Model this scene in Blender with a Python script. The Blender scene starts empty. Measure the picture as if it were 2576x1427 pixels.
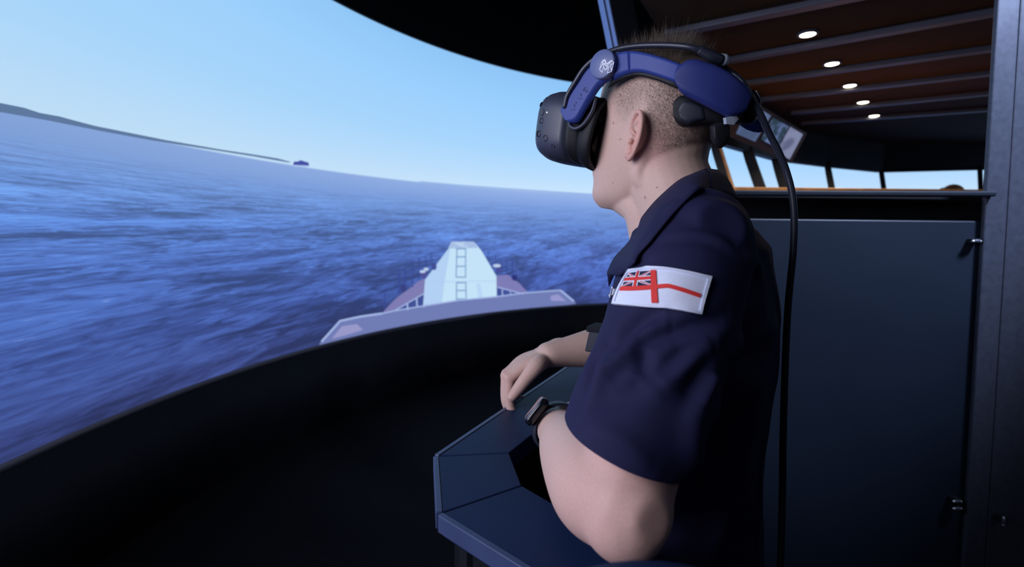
import bpy, bmesh, math, random
import numpy as np
from math import sin, cos, pi, radians, sqrt
from mathutils import Vector, Matrix
from mathutils.bvhtree import BVHTree

rng = np.random.default_rng(7)
random.seed(7)
SC = bpy.context.scene
COL = SC.collection

# ------------------------------------------------------------------ camera
FPX, PCX, PCY = 1250.0, 1288.0, 644.0
EYE = np.array([0.0, 0.0, 1.4])
PITCH, ROLL = radians(3.0), radians(0.63)
_F = np.array([0, cos(PITCH), -sin(PITCH)])
_R0 = np.array([1.0, 0, 0])
_U0 = np.cross(_R0, _F)
_R = _R0 * cos(ROLL) + _U0 * sin(ROLL)
_U = _U0 * cos(ROLL) - _R0 * sin(ROLL)
cam_d = bpy.data.cameras.new('camera')
cam = bpy.data.objects.new('camera', cam_d)
COL.objects.link(cam)
m = Matrix.Identity(4)
for i in range(3):
    m[i][0], m[i][1], m[i][2], m[i][3] = _R[i], _U[i], -_F[i], EYE[i]
cam.matrix_world = m
cam_d.sensor_width = 36
cam_d.lens = FPX / 2576 * 36
cam_d.shift_y = -(713.5 - PCY) / 2576
cam_d.clip_start = 0.02
cam_d.dof.use_dof = True
cam_d.dof.focus_distance = 0.71
cam_d.dof.aperture_fstop = 4.0
SC.camera = cam

# ------------------------------------------------------------------ view and world
SC.view_settings.view_transform = 'Standard'
SC.view_settings.look = 'None'
SC.view_settings.gamma = 1
SC.view_settings.exposure = 0.0
SC.view_settings.use_curve_mapping = False
SC.cycles.use_denoising = True
SC.cycles.max_bounces = 6
SC.cycles.sample_clamp_indirect = 4
world = bpy.data.worlds.new('world')
SC.world = world
world.use_nodes = True
world.node_tree.nodes['Background'].inputs[0].default_value = (0.5, 0.55, 0.8, 1)
world.node_tree.nodes['Background'].inputs[1].default_value = 0.012

def area(name, loc, target, size, power, color):
    d = bpy.data.lights.new(name, 'AREA')
    d.size = size
    d.energy = power
    d.color = color
    o = bpy.data.objects.new(name, d)
    COL.objects.link(o)
    o.location = loc
    o.rotation_euler = (Vector(target) - Vector(loc)).to_track_quat('-Z', 'Y').to_euler()
    return o
area('added_key_light', (-1.2, -0.05, 1.75), (0.2, 0.7, 1.35), 1.1, 22, (0.93, 0.88, 1.0))  # unseen key light, added to supplement the screen on skin and shirt
area('added_rear_fill', (1.6, -1.6, 2.7), (1.2, 1.3, 1.5), 1.3, 2, (0.72, 0.80, 1.0))  # unseen fill behind the camera, added for sheen on half-wall and post
_d = bpy.data.lights.new('added_wall_spot', 'SPOT'); _d.energy = 260; _d.color = (0.62, 0.74, 1.0); _d.spot_size = radians(42); _d.spot_blend = 0.7; _d.shadow_soft_size = 0.15  # unseen spot, added so half-wall and door post fade darker downwards
_o = bpy.data.objects.new('added_wall_spot', _d); COL.objects.link(_o); _o.location = (1.8, 0.55, 2.75)
_o.rotation_euler = (Vector((1.22, 1.3, 1.80)) - _o.location).to_track_quat('-Z', 'Y').to_euler()

# ------------------------------------------------------------------ geometry of the view (offline measuring)
def ray(x, y):
    return _R * ((x - PCX) / FPX) - _U * ((y - PCY) / FPX) + _F
def B(x, y, d):
    return EYE + ray(x, y) * d
def atz(x, y, z):
    d = ray(x, y)
    return EYE + d * ((z - EYE[2]) / d[2])
def aty(x, y, Y):
    d = ray(x, y)
    return EYE + d * (Y / d[1])

# ------------------------------------------------------------------ materials
def lin(c):
    return tuple(((v / 255) / 12.92 if v / 255 <= 0.04045 else ((v / 255 + 0.055) / 1.055) ** 2.4) for v in c)

def mat(name, col, rough=0.5, metal=0.0, bump=0.0, bscale=200.0, var=0.0, spec=0.5, vcol=False, sss=0.0, coat=0.0):
    M = bpy.data.materials.new(name)
    M.use_nodes = True
    nt = M.node_tree
    b = nt.nodes['Principled BSDF']
    b.inputs['Roughness'].default_value = rough
    b.inputs['Metallic'].default_value = metal
    b.inputs['Specular IOR Level'].default_value = spec
    b.inputs['Coat Weight'].default_value = coat
    tc = nt.nodes.new('ShaderNodeTexCoord')
    nz = nt.nodes.new('ShaderNodeTexNoise')
    nz.inputs['Scale'].default_value = bscale
    nz.inputs['Detail'].default_value = 4
    nt.links.new(tc.outputs['Object'], nz.inputs['Vector'])
    mix = nt.nodes.new('ShaderNodeMix')
    mix.data_type = 'RGBA'
    mix.blend_type = 'MULTIPLY'
    mix.inputs[0].default_value = 1.0
    ramp = nt.nodes.new('ShaderNodeMapRange')
    ramp.inputs['From Min'].default_value = 0.3
    ramp.inputs['From Max'].default_value = 0.7
    ramp.inputs['To Min'].default_value = 1 - var
    ramp.inputs['To Max'].default_value = 1 + var
    nt.links.new(nz.outputs['Fac'], ramp.inputs['Value'])
    mix.inputs[6].default_value = (*col, 1)
    if vcol:
        at = nt.nodes.new('ShaderNodeVertexColor')
        at.layer_name = 'tint'
        nt.links.new(at.outputs['Color'], mix.inputs[6])
    nt.links.new(ramp.outputs[0], mix.inputs[7])
    nt.links.new(mix.outputs[2], b.inputs['Base Color'])
    if bump:
        bp = nt.nodes.new('ShaderNodeBump')
        bp.inputs['Strength'].default_value = bump
        bp.inputs['Distance'].default_value = 0.002
        nt.links.new(nz.outputs['Fac'], bp.inputs['Height'])
        nt.links.new(bp.outputs[0], b.inputs['Normal'])
    if sss:
        b.inputs['Subsurface Weight'].default_value = sss
        b.inputs['Subsurface Radius'].default_value = (1.0, 0.35, 0.2)
        b.inputs['Subsurface Scale'].default_value = 0.006
    return M

def emit(name, col, strength=1.0):
    M = bpy.data.materials.new(name)
    M.use_nodes = True
    nt = M.node_tree
    nt.nodes.remove(nt.nodes['Principled BSDF'])
    e = nt.nodes.new('ShaderNodeEmission')
    e.inputs[0].default_value = (*col, 1)
    e.inputs[1].default_value = strength
    nt.links.new(e.outputs[0], nt.nodes['Material Output'].inputs[0])
    return M

M_BLACK = mat('matt_black_paint', (0.006, 0.0075, 0.012), 0.7, spec=0.2, var=0.2, bscale=8)
M_FLOOR = mat('dark_floor', (0.0022, 0.0022, 0.0030), 0.75, spec=0.1, var=0.3, bscale=20)
M_NAVYPANEL = mat('navy_panel', (0.016, 0.025, 0.046), 0.45, spec=0.35, var=0.10, bscale=3, bump=0.02)
M_POST = mat('screen_lit_post_face', (0.22, 0.34, 0.72), 0.45, var=0.1, bscale=10)  # screen light on the pillar's narrow face put into the colour
M_FRAME = mat('window_frame_paint', (0.010, 0.012, 0.018), 0.5, var=0.1, bscale=10)
M_STEEL = mat('brushed_steel', (0.085, 0.095, 0.14), 0.42, metal=0.3, var=0.15, bscale=60, bump=0.03)
M_RAIL = mat('rail_metal', (0.014, 0.020, 0.036), 0.6, metal=0.0, spec=0.25, var=0.1, bscale=30)
M_CEIL = mat('brown_ceiling', (0.072, 0.044, 0.027), 0.8, spec=0.1, var=0.12, bscale=5)
M_BEAM = mat('ceiling_beam_paint', (0.085, 0.09, 0.13), 0.4, var=0.1, bscale=8)
M_WOOD = mat('warm_wood', (0.50, 0.26, 0.11), 0.45, var=0.25, bscale=25)
M_CONSOLE = mat('navy_console_vinyl', (0.009, 0.020, 0.066), 0.5, spec=0.16, var=0.10, bscale=6, bump=0.03)
M_EDGE = mat('console_edge_trim', (0.045, 0.065, 0.15), 0.4, var=0.08, bscale=20)
M_SKIN = mat('skin', (0.6, 0.4, 0.34), 0.5, spec=0.22, vcol=True, var=0.05, bscale=400, bump=0.06, sss=0.12)
M_SHIRT = mat('navy_cotton', (0.0125, 0.0132, 0.054), 0.80, spec=0.25, var=0.10, bscale=900, bump=0.08)
M_TROUSER = mat('dark_navy_trousers', (0.008, 0.009, 0.02), 0.85, spec=0.2, var=0.1, bscale=700, bump=0.08)
M_SHOE = mat('black_leather', (0.01, 0.01, 0.01), 0.3)
M_HAIR = mat('brown_hair', (0.14, 0.105, 0.08), 0.5, var=0.3, bscale=500)
M_BUZZ = mat('cropped_hair', (0.12, 0.09, 0.07), 0.55, var=0.3, bscale=500)
M_BLUE = mat('blue_plastic', (0.032, 0.058, 0.27), 0.45, spec=0.3, var=0.03, bscale=500, bump=0.015)
M_BLUE2 = mat('dark_blue_plastic', (0.022, 0.034, 0.165), 0.45, spec=0.3, var=0.03, bscale=500, bump=0.015)
M_DISC = mat('blue_grey_disc', (0.10, 0.13, 0.30), 0.4, var=0.03)
M_GREYP = mat('charcoal_plastic', (0.040, 0.045, 0.078), 0.42, spec=0.5, var=0.05, bscale=900, bump=0.03)
M_FOAM = mat('black_foam', (0.008, 0.009, 0.013), 0.6, spec=0.35, var=0.1, bscale=600, bump=0.1)
M_CABLE = mat('black_cable_rubber', (0.022, 0.026, 0.045), 0.35, var=0.05)
M_GLOSS = mat('black_gloss', (0.006, 0.007, 0.01), 0.12)
M_CLEAR = mat('pale_clear_plastic', (0.35, 0.40, 0.50), 0.15)
M_CHROME = mat('bright_chrome', (0.85, 0.88, 0.95), 0.25, metal=0.5)
M_WHITE = mat('white_thread', (0.70, 0.76, 0.93), 0.8, var=0.06, bscale=900, bump=0.15)
M_RED = mat('red_thread', (0.70, 0.035, 0.03), 0.75, var=0.08, bscale=900, bump=0.15)
M_NAVYT = mat('navy_thread', (0.015, 0.015, 0.055), 0.8, var=0.08, bscale=900)
M_PRINT = mat('white_print', (0.85, 0.9, 1.0), 0.5)
M_INK = mat('engraved_mark', (0.02, 0.025, 0.13), 0.5)
M_GLASSW = mat('watch_glass', (0.20, 0.20, 0.25), 0.12, metal=0.6)
M_STRAP = mat('watch_strap_rubber', (0.014, 0.018, 0.032), 0.45)
M_HOUSING = mat('monitor_housing', (0.022, 0.017, 0.018), 0.5)
M_BROWN = mat('ginger_brown', (0.55, 0.22, 0.09), 0.7, var=0.3, bscale=60)
M_LED = emit('led', (0.9, 1.0, 0.9), 3)
M_LAMP = emit('lamp_glow', (1.0, 0.84, 0.62), 14)

# ------------------------------------------------------------------ mesh helpers
def link(name, me, material=None, parent=None, smooth=True):
    o = bpy.data.objects.new(name, me)
    COL.objects.link(o)
    if material:
        me.materials.clear()
        me.materials.append(material)
    if parent is not None:
        o.parent = parent
        o.matrix_parent_inverse = parent.matrix_world.inverted() if parent.type != 'EMPTY' else Matrix.Translation(-parent.location)
    if smooth and me.polygons:
        me.polygons.foreach_set('use_smooth', np.ones(len(me.polygons), bool))
    return o

def mesh(V, Fc):
    me = bpy.data.meshes.new('mesh')
    me.from_pydata([tuple(map(float, v)) for v in V], [], [tuple(f) for f in Fc])
    me.update()
    return me

def obj(name, V, Fc, material, parent=None, smooth=True):
    return link(name, mesh(V, Fc), material, parent, smooth)

def tag(o, label=None, cat=None, group=None, kind=None):
    if label: o['label'] = label
    if cat: o['category'] = cat
    if group: o['group'] = group
    if kind: o['kind'] = kind
    return o

def empty(name, loc, label, cat, group=None):
    o = bpy.data.objects.new(name, None)
    COL.objects.link(o)
    o.location = tuple(loc)
    o.empty_display_size = 0.05
    return tag(o, label, cat, group)

class MB:
    def __init__(s):
        s.V, s.F = [], []
    def add(s, V, F):
        n = len(s.V)
        s.V += [np.array(v, float) for v in V]
        s.F += [tuple(i + n for i in f) for f in F]
        return s
    def hexa(s, P):      # 8 points: bottom 0-3 ccw, top 4-7
        return s.add(P, [(3, 2, 1, 0), (4, 5, 6, 7), (0, 1, 5, 4), (1, 2, 6, 5), (2, 3, 7, 6), (3, 0, 4, 7)])
    def box(s, lo, hi):
        (x0, y0, z0), (x1, y1, z1) = lo, hi
        return s.hexa([(x0, y0, z0), (x1, y0, z0), (x1, y1, z0), (x0, y1, z0), (x0, y0, z1), (x1, y0, z1), (x1, y1, z1), (x0, y1, z1)])
    def bar(s, a, b, w, h, up=(0, 0, 1)):
        a, b = np.array(a, float), np.array(b, float)
        d = (b - a) / np.linalg.norm(b - a)
        r = np.cross(d, up); r /= np.linalg.norm(r)
        u = np.cross(r, d)
        P = [q + r * sx * w / 2 + u * sy * h / 2 for q in (a, b) for sx, sy in ((-1, -1), (1, -1), (1, 1), (-1, 1))]
        return s.hexa(P)
    def obj(s, name, material, parent=None, smooth=False, bevel=0.0, seg=2):
        me = mesh(s.V, s.F)
        if bevel:
            bm = bmesh.new(); bm.from_mesh(me)
            bmesh.ops.bevel(bm, geom=list(bm.edges), offset=bevel, segments=seg, affect='EDGES', profile=0.5)
            bm.to_mesh(me); bm.free()
        return link(name, me, material, parent, smooth)

def spline(P, n):
    P = np.array(P, float)
    if P.ndim == 1: P = P[:, None]
    k = len(P)
    if k < 3:
        t = np.linspace(0, 1, n)[:, None]
        return P[0] * (1 - t) + P[-1] * t
    Q = np.vstack([2 * P[0] - P[1], P, 2 * P[-1] - P[-2]])
    out = []
    for t in np.linspace(0, k - 1, n):
        i = min(int(t), k - 2); u = t - i
        a, b, c, d = Q[i], Q[i + 1], Q[i + 2], Q[i + 3]
        out.append(0.5 * (2 * b + (c - a) * u + (2 * a - 5 * b + 4 * c - d) * u * u + (3 * b - a - 3 * c + d) * u ** 3))
    return np.array(out)

def tube(P, rad, n=24, seg=16, up=(0, 0, 1), caps=True):
    """Tube along a spline; rad: list of radii or (a, b) pairs (a sideways, b along up). Rounded end caps."""
    rad = [(r, r) if np.isscalar(r) else r for r in rad]
    C = spline(P, n)
    A = spline(rad, n)
    T = np.gradient(C, axis=0)
    T /= np.linalg.norm(T, axis=1)[:, None]
    rings = []
    up = np.array(up, float)
    r_prev = None
    for i in range(n):
        t = T[i]
        if r_prev is None:
            r = np.cross(t, up)
            if np.linalg.norm(r) < 1e-3: r = np.cross(t, (1, 0.1, 0))
        else:
            r = r_prev - t * (r_prev @ t)
        r /= np.linalg.norm(r); r_prev = r
        u = np.cross(r, t)
        rings.append((C[i], r, u, A[i], t))
    rows = []
    if caps:
        c, r, u, a, t = rings[0]
        for k in (0.3, 0.7):
            rows.append([c - t * min(a) * cos(k * pi / 2) + r * a[0] * sin(k * pi / 2) * cos(w) + u * a[1] * sin(k * pi / 2) * sin(w) for w in np.linspace(0, 2 * pi, seg, endpoint=False)])
    for c, r, u, a, t in rings:
        rows.append([c + r * a[0] * cos(w) + u * a[1] * sin(w) for w in np.linspace(0, 2 * pi, seg, endpoint=False)])
    if caps:
        c, r, u, a, t = rings[-1]
        for k in (0.7, 0.3):
            rows.append([c + t * min(a) * cos(k * pi / 2) + r * a[0] * sin(k * pi / 2) * cos(w) + u * a[1] * sin(k * pi / 2) * sin(w) for w in np.linspace(0, 2 * pi, seg, endpoint=False)])
    return loft(rows, caps)

def loft(rows, caps=True):
    V = [v for r in rows for v in r]
    s = len(rows[0]); n = len(rows)
    Fc = [(i * s + j, i * s + (j + 1) % s, (i + 1) * s + (j + 1) % s, (i + 1) * s + j) for i in range(n - 1) for j in range(s)]
    if caps:
        Fc.append(tuple(range(s - 1, -1, -1)))
        Fc.append(tuple((n - 1) * s + j for j in range(s)))
    return V, Fc

def ball(c, r, n=10, s=16, basis=None):
    r = np.array([r] * 3 if np.isscalar(r) else r, float)
    Bs = np.eye(3) if basis is None else np.array(basis, float)
    V = []; Fc = []
    for i in range(n + 1):
        ph = pi * i / n
        for j in range(s):
            th = 2 * pi * j / s
            V.append(np.array(c) + (r * np.array([sin(ph) * cos(th), sin(ph) * sin(th), cos(ph)])) @ Bs)
    for i in range(n):
        for j in range(s):
            Fc.append((i * s + j, (i + 1) * s + j, (i + 1) * s + (j + 1) % s, i * s + (j + 1) % s))
    return V, Fc

def remesh(parts, voxel, smooth=4, factor=0.5):
    mb = MB()
    for V, Fc in parts: mb.add(V, Fc)
    me = mesh(mb.V, mb.F)
    bm = bmesh.new(); bm.from_mesh(me)
    bmesh.ops.remove_doubles(bm, verts=bm.verts, dist=1e-6)
    bmesh.ops.recalc_face_normals(bm, faces=bm.faces)
    bm.to_mesh(me); bm.free()
    o = bpy.data.objects.new('tmp', me); COL.objects.link(o)
    md = o.modifiers.new('r', 'REMESH'); md.mode = 'VOXEL'; md.voxel_size = voxel
    if smooth:
        sm = o.modifiers.new('s', 'SMOOTH'); sm.iterations = smooth; sm.factor = factor
    dg = bpy.context.evaluated_depsgraph_get()
    out = bpy.data.meshes.new_from_object(o.evaluated_get(dg))
    bpy.data.objects.remove(o); bpy.data.meshes.remove(me)
    return out

def me_arrays(me):
    V = np.empty(len(me.vertices) * 3); me.vertices.foreach_get('co', V); V = V.reshape(-1, 3)
    N = np.empty(len(me.vertices) * 3); me.vertices.foreach_get('normal', N); N = N.reshape(-1, 3)
    return V, N

def bvh_of(me):
    return BVHTree.FromPolygons([v.co[:] for v in me.vertices], [p.vertices[:] for p in me.polygons])

def on_surface(bvh, x, y, off, d0=0.3, d1=1.3):
    """Point on a built surface that lies behind picture point (x, y), lifted off along the surface normal."""
    d = Vector(ray(x, y)); o = Vector(EYE)
    h, n, _, _ = bvh.ray_cast(o, d.normalized(), 3.0)
    if h is None or (h - o).length > d1 * 1.4:
        best = None
        for t in np.linspace(d0, d1, 90):
            p = o + d * float(t)
            q, nn, _, dist = bvh.find_nearest(p)
            if best is None or dist < best[0]: best = (dist, q, nn, p)
        h, n = best[1], best[2]
    if n.dot(d) > 0: n = -n
    return np.array(h + n * off), np.array(n)

def strokes(lines, to3, w, th, name, material, parent):
    """Thin raised strokes along polylines given in a 2D frame; to3(x, y) -> (point, normal)."""
    mb = MB()
    for L in lines:
        P = [to3(*q) for q in L]
        for (a, na), (b, nb) in zip(P[:-1], P[1:]):
            if np.linalg.norm(b - a) < 1e-6: continue
            d = (b - a) / np.linalg.norm(b - a)
            s = np.cross(d, na); s /= np.linalg.norm(s)
            a2, b2 = a - d * w * 0.3, b + d * w * 0.3
            mb.hexa([a2 - s * w / 2, a2 + s * w / 2, b2 + s * w / 2, b2 - s * w / 2,
                     a2 - s * w / 2 + na * th, a2 + s * w / 2 + na * th, b2 + s * w / 2 + nb * th, b2 - s * w / 2 + nb * th])
    return mb.obj(name, material, parent)

def bisect_keep(me, co, no, near=None, radius=1.0):
    bm = bmesh.new(); bm.from_mesh(me)
    if near is not None:
        fs = [f for f in bm.faces if (f.calc_center_median() - Vector(near)).length < radius]
        g = set(fs)
        for f in fs:
            g.update(f.verts); g.update(f.edges)
        g = list(g)
    else:
        g = list(bm.verts) + list(bm.edges) + list(bm.faces)
    bmesh.ops.bisect_plane(bm, geom=g, plane_co=Vector(co), plane_no=Vector(no), clear_outer=True)
    bm.to_mesh(me); bm.free()
    return me
# ================================================================== THE PROJECTION SCREEN AND THE ROOM
SCX, SCY, SR = 2.459, 1.646, 4.19          # curved screen: centre in plan, radius
SZ0, SZ1, SEA = 0.585, 2.985, 1.80         # bottom, top, height of the sea horizon in the picture

def cyl_hit(x, y, R):
    d = ray(x, y)
    a = d[0] ** 2 + d[1] ** 2; b = -(d[0] * SCX + d[1] * SCY); c = SCX ** 2 + SCY ** 2 - R * R
    return EYE + d * ((-b + sqrt(b * b - a * c)) / a)

def arc_wall(R0, R1, z0, z1, a0, a1, n):
    rows = []
    for a in np.linspace(a0, a1, n):
        c, s = cos(a), sin(a)
        rows.append([(SCX + R0 * c, SCY + R0 * s, z0), (SCX + R0 * c, SCY + R0 * s, z1), (SCX + R1 * c, SCY + R1 * s, z1), (SCX + R1 * c, SCY + R1 * s, z0)])
    return loft(rows)

A0, A1 = radians(15), radians(215)
screen = empty('projection_screen', (SCX - SR, SCY, SZ0), 'large curved projection screen showing blue sea, pale sky and a ship bow', 'screen')

def screen_material():
    M = bpy.data.materials.new('projected_sea_and_sky'); M.use_nodes = True
    nt = M.node_tree; N = nt.nodes; Lk = nt.links.new
    N.remove(N['Principled BSDF'])
    def math_(op, a, b=None, c=None, clamp=False):
        n = N.new('ShaderNodeMath'); n.operation = op; n.use_clamp = clamp
        for i, v in enumerate((a, b, c)):
            if v is None: continue
            if isinstance(v, (int, float)): n.inputs[i].default_value = v
            else: Lk(v, n.inputs[i])
        return n.outputs[0]
    def ramp(fac, stops):
        n = N.new('ShaderNodeValToRGB'); cr = n.color_ramp
        while len(cr.elements) < len(stops): cr.elements.new(0.5)
        for e, (p, c) in zip(cr.elements, stops):
            e.position = p; e.color = (*lin(c), 1)
        Lk(fac, n.inputs[0]); return n.outputs[0]
    def mixc(f, a, b, mode='MIX'):
        n = N.new('ShaderNodeMix'); n.data_type = 'RGBA'; n.blend_type = mode
        for i, v in ((0, f), (6, a), (7, b)):
            if isinstance(v, (int, float)): n.inputs[i].default_value = v
            elif isinstance(v, tuple): n.inputs[i].default_value = (*v, 1)
            else: Lk(v, n.inputs[i])
        return n.outputs[2]
    geo = N.new('ShaderNodeNewGeometry'); sep = N.new('ShaderNodeSeparateXYZ'); Lk(geo.outputs['Position'], sep.inputs[0])
    X, Y, Z = sep.outputs
    px = math_('SUBTRACT', X, SCX); py = math_('SUBTRACT', Y, SCY)
    az = math_('ADD', math_('ARCTAN2', math_('MULTIPLY', px, -1.0), py), pi / 2)   # 0 = right, pi/2 = ahead, pi = left
    left = math_('MULTIPLY_ADD', az, 1 / (pi - 1.9), -1.9 / (pi - 1.9), clamp=True)   # 0 near the bow, 1 at far left
    dh = math_('SUBTRACT', SEA, Z)
    # sky
    t = math_('MULTIPLY', math_('SUBTRACT', Z, SEA), 1 / 1.2, clamp=True)
    sky = ramp(t, [(0, (204, 231, 255)), (0.12, (190, 224, 255)), (0.35, (168, 214, 255)), (0.7, (152, 206, 255)), (1, (140, 196, 248))])
    skyl = ramp(t, [(0, (190, 221, 246)), (0.12, (182, 218, 248)), (0.35, (166, 212, 250)), (0.7, (158, 208, 250)), (1, (148, 200, 246))])
    sky = mixc(left, sky, skyl)
    # sea, drawn in perspective of a viewer at the middle of the screen
    dhs = math_('MAXIMUM', dh, 0.012)
    inv = math_('DIVIDE', 4.6, dhs)
    gx = math_('MULTIPLY', px, inv); gy = math_('MULTIPLY', py, inv)
    def noise(sx, sy, scale, detail, rough, dist, rot=0.0):
        cb = N.new('ShaderNodeCombineXYZ'); Lk(gx, cb.inputs[0]); Lk(gy, cb.inputs[1])
        mp = N.new('ShaderNodeMapping'); mp.inputs['Scale'].default_value = (sx, sy, 1); mp.inputs['Rotation'].default_value = (0, 0, rot)
        Lk(cb.outputs[0], mp.inputs[0])
        nz = N.new('ShaderNodeTexNoise'); nz.inputs['Scale'].default_value = scale; nz.inputs['Detail'].default_value = detail
        nz.inputs['Roughness'].default_value = rough; nz.inputs['Distortion'].default_value = dist
        Lk(mp.outputs[0], nz.inputs['Vector']); return nz.outputs['Fac']
    n1 = noise(1.0, 0.50, 0.30, 4, 0.55, 1.0, -0.62)
    n2 = noise(1.0, 0.42, 1.7, 5, 0.62, 0.9, -0.50)
    n3 = noise(1.0, 0.5, 0.11, 2, 0.5, 0.5, -0.6)
    d = math_('MULTIPLY', dh, 1 / 1.2, clamp=True)
    base = ramp(d, [(0, (160, 188, 240)), (0.04, (150, 180, 238)), (0.14, (126, 160, 226)), (0.30, (102, 136, 208)), (0.50, (86, 114, 192)), (0.75, (74, 98, 178)), (1, (68, 84, 152))])
    basel = ramp(d, [(0, (136, 167, 222)), (0.06, (130, 163, 220)), (0.18, (108, 145, 212)), (0.32, (88, 122, 196)), (0.5, (76, 105, 180)), (0.75, (61, 80, 146)), (1, (58, 70, 128))])
    base = mixc(left, base, basel)
    w = math_('ADD', math_('MULTIPLY', n1, 0.5), math_('MULTIPLY', n2, 0.5))
    amp = math_('MULTIPLY', math_('SUBTRACT', d, 0.05), math_('MULTIPLY_ADD', left, 3.2, 1.6), clamp=True)
    w = math_('MULTIPLY_ADD', math_('SUBTRACT', w, 0.5), amp, 0.5)
    w = math_('MULTIPLY_ADD', math_('SUBTRACT', n3, 0.5), math_('MULTIPLY', amp, 0.42), w)
    dark = mixc(1.0, base, (0.60, 0.56, 0.52), 'MULTIPLY')
    lite = mixc(1.0, base, (1.45, 1.62, 1.52), 'MULTIPLY')
    f1 = math_('MULTIPLY', math_('SUBTRACT', 0.51, w), 9.0, clamp=True)
    f2 = math_('MULTIPLY', math_('SUBTRACT', w, 0.515), 8.0, clamp=True)
    sea = mixc(f1, base, dark); sea = mixc(f2, sea, lite)
    ridge = math_('SUBTRACT', 1.0, math_('MULTIPLY', math_('ABSOLUTE', math_('SUBTRACT', n1, 0.53)), 26.0), clamp=True)
    ridge = math_('MULTIPLY', math_('MULTIPLY', ridge, amp), math_('MULTIPLY', math_('SUBTRACT', n2, 0.40), 4.0, clamp=True))
    sea = mixc(math_('MULTIPLY', ridge, 1.3, clamp=True), sea, lite)
    foam = math_('MULTIPLY', math_('SUBTRACT', w, 0.675), 14.0, clamp=True)
    sea = mixc(math_('MULTIPLY', foam, 0.55), sea, lin((170, 195, 240)))
    above = math_('MULTIPLY_ADD', math_('SUBTRACT', Z, SEA), 120.0, 0.5, clamp=True)
    col = mixc(above, sea, sky)
    e = N.new('ShaderNodeEmission'); Lk(col, e.inputs[0]); e.inputs[1].default_value = 1.0
    Lk(e.outputs[0], N['Material Output'].inputs[0])
    return M
obj('screen_surface', *arc_wall(SR, SR + 0.02, SZ0, SZ1, A0, A1, 161), screen_material(), screen)
obj('lower_edge', *arc_wall(SR - 0.012, SR + 0.02, SZ0 - 0.026, SZ0, A0, A1, 161), mat('screen_edge_grey', (0.16, 0.16, 0.19), 0.6), screen)
obj('upper_edge', *arc_wall(SR - 0.008, SR + 0.02, SZ1, SZ1 + 0.015, A0, A1, 161), mat('screen_edge_dark', (0.05, 0.05, 0.06), 0.6), screen)

# --- the rest of the projected picture: flat shapes lying on the screen surface
def decal(name, polys, cols, R, parent=screen):
    if 1 < len(polys) <= 4:
        return [decal(name, [p], [c], R - .0001 * i, parent) for i, (p, c) in enumerate(zip(polys, cols))]
    mb = MB(); idx = []; mats = []
    me = bpy.data.meshes.new('mesh')
    bm = bmesh.new()
    for poly, c in zip(polys, cols):
        vs = [bm.verts.new((q[0], q[1], 0)) for q in poly]
        fc = bm.faces.new(vs)
        if c not in mats: mats.append(c)
        fc.material_index = mats.index(c)
    bmesh.ops.triangulate(bm, faces=bm.faces)
    for _ in range(5):
        es = [e for e in bm.edges if e.calc_length() > 45]
        if not es: break
        bmesh.ops.subdivide_edges(bm, edges=es, cuts=1)
        bmesh.ops.triangulate(bm, faces=[f for f in bm.faces if len(f.verts) > 3])
    top = list(bm.verts)
    for v in top:
        v.co = Vector(cyl_hit(v.co.x, v.co.y, R))
    bm.to_mesh(me); bm.free()
    for c in mats:
        me.materials.append(emit('projected_tone', lin(c)))
    o = bpy.data.objects.new(name, me); COL.objects.link(o); o.parent = parent
    o.matrix_parent_inverse = Matrix.Translation(-parent.location)
    if len(polys) > 4: o['kind'] = 'stuff'
    return o

def c7(P): return [(780 + x / 3.3026, 580 + y / 3.3026) for x, y in P]
def band(P, w):                     # a polyline as a polygon of width w
    P = np.array(P, float); T = np.gradient(P, axis=0); T /= np.linalg.norm(T, axis=1)[:, None]
    Nn = np.c_[-T[:, 1], T[:, 0]] * w / 2
    return [tuple(p) for p in np.vstack([P + Nn, (P - Nn)[::-1]])]

coast = decal('coastline_image', [
    [(0, 259), (60, 271), (100, 284), (150, 293), (190, 304), (240, 317), (300, 329), (420, 353), (560, 377), (640, 389), (700, 399), (733, 408),
     (725, 409), (640, 394), (520, 375), (380, 353), (250, 329), (120, 303), (0, 282)],
    [(-60, 245), (0, 259), (0, 282), (-60, 268)],
    [(1040, 459), (1060, 456), (1160, 465), (1300, 475), (1420, 483), (1500, 488), (1500, 492), (1300, 479), (1160, 469)]],
    [(94, 120, 158), (94, 120, 158), (150, 182, 230)], SR - 0.002)
ext = []
_p = cyl_hit(-55, 258, SR - .002); _a0 = math.atan2(_p[1] - SCY, _p[0] - SCX) % (2 * pi); _lo = cyl_hit(-55, 269, SR - .002)[2]; _hi = _p[2] + .001
for k, a in enumerate(np.linspace(_a0, A1 - .01, 40)):
    h_ = (_hi - _lo) * (1 + .25 * sin(k * .9) * (k > 0) + .15 * sin(k * 2.3) * (k > 0))
    for z_ in (_lo, _lo + h_): ext.append((SCX + (SR - .002) * cos(a), SCY + (SR - .002) * sin(a), z_))
obj('coastline_image', ext, [(2 * k, 2 * k + 2, 2 * k + 3, 2 * k + 1) for k in range(39)], emit('projected_tone', lin((94, 120, 158))), screen)
decal('far_ship_image', [[(737, 415), (739, 407), (750, 406), (757, 403), (765, 406), (776, 409), (778, 417)],
                         [(739, 419), (739, 415), (776, 417), (776, 420)]], [(70, 82, 165), (178, 200, 240)], SR - 0.003)

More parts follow.
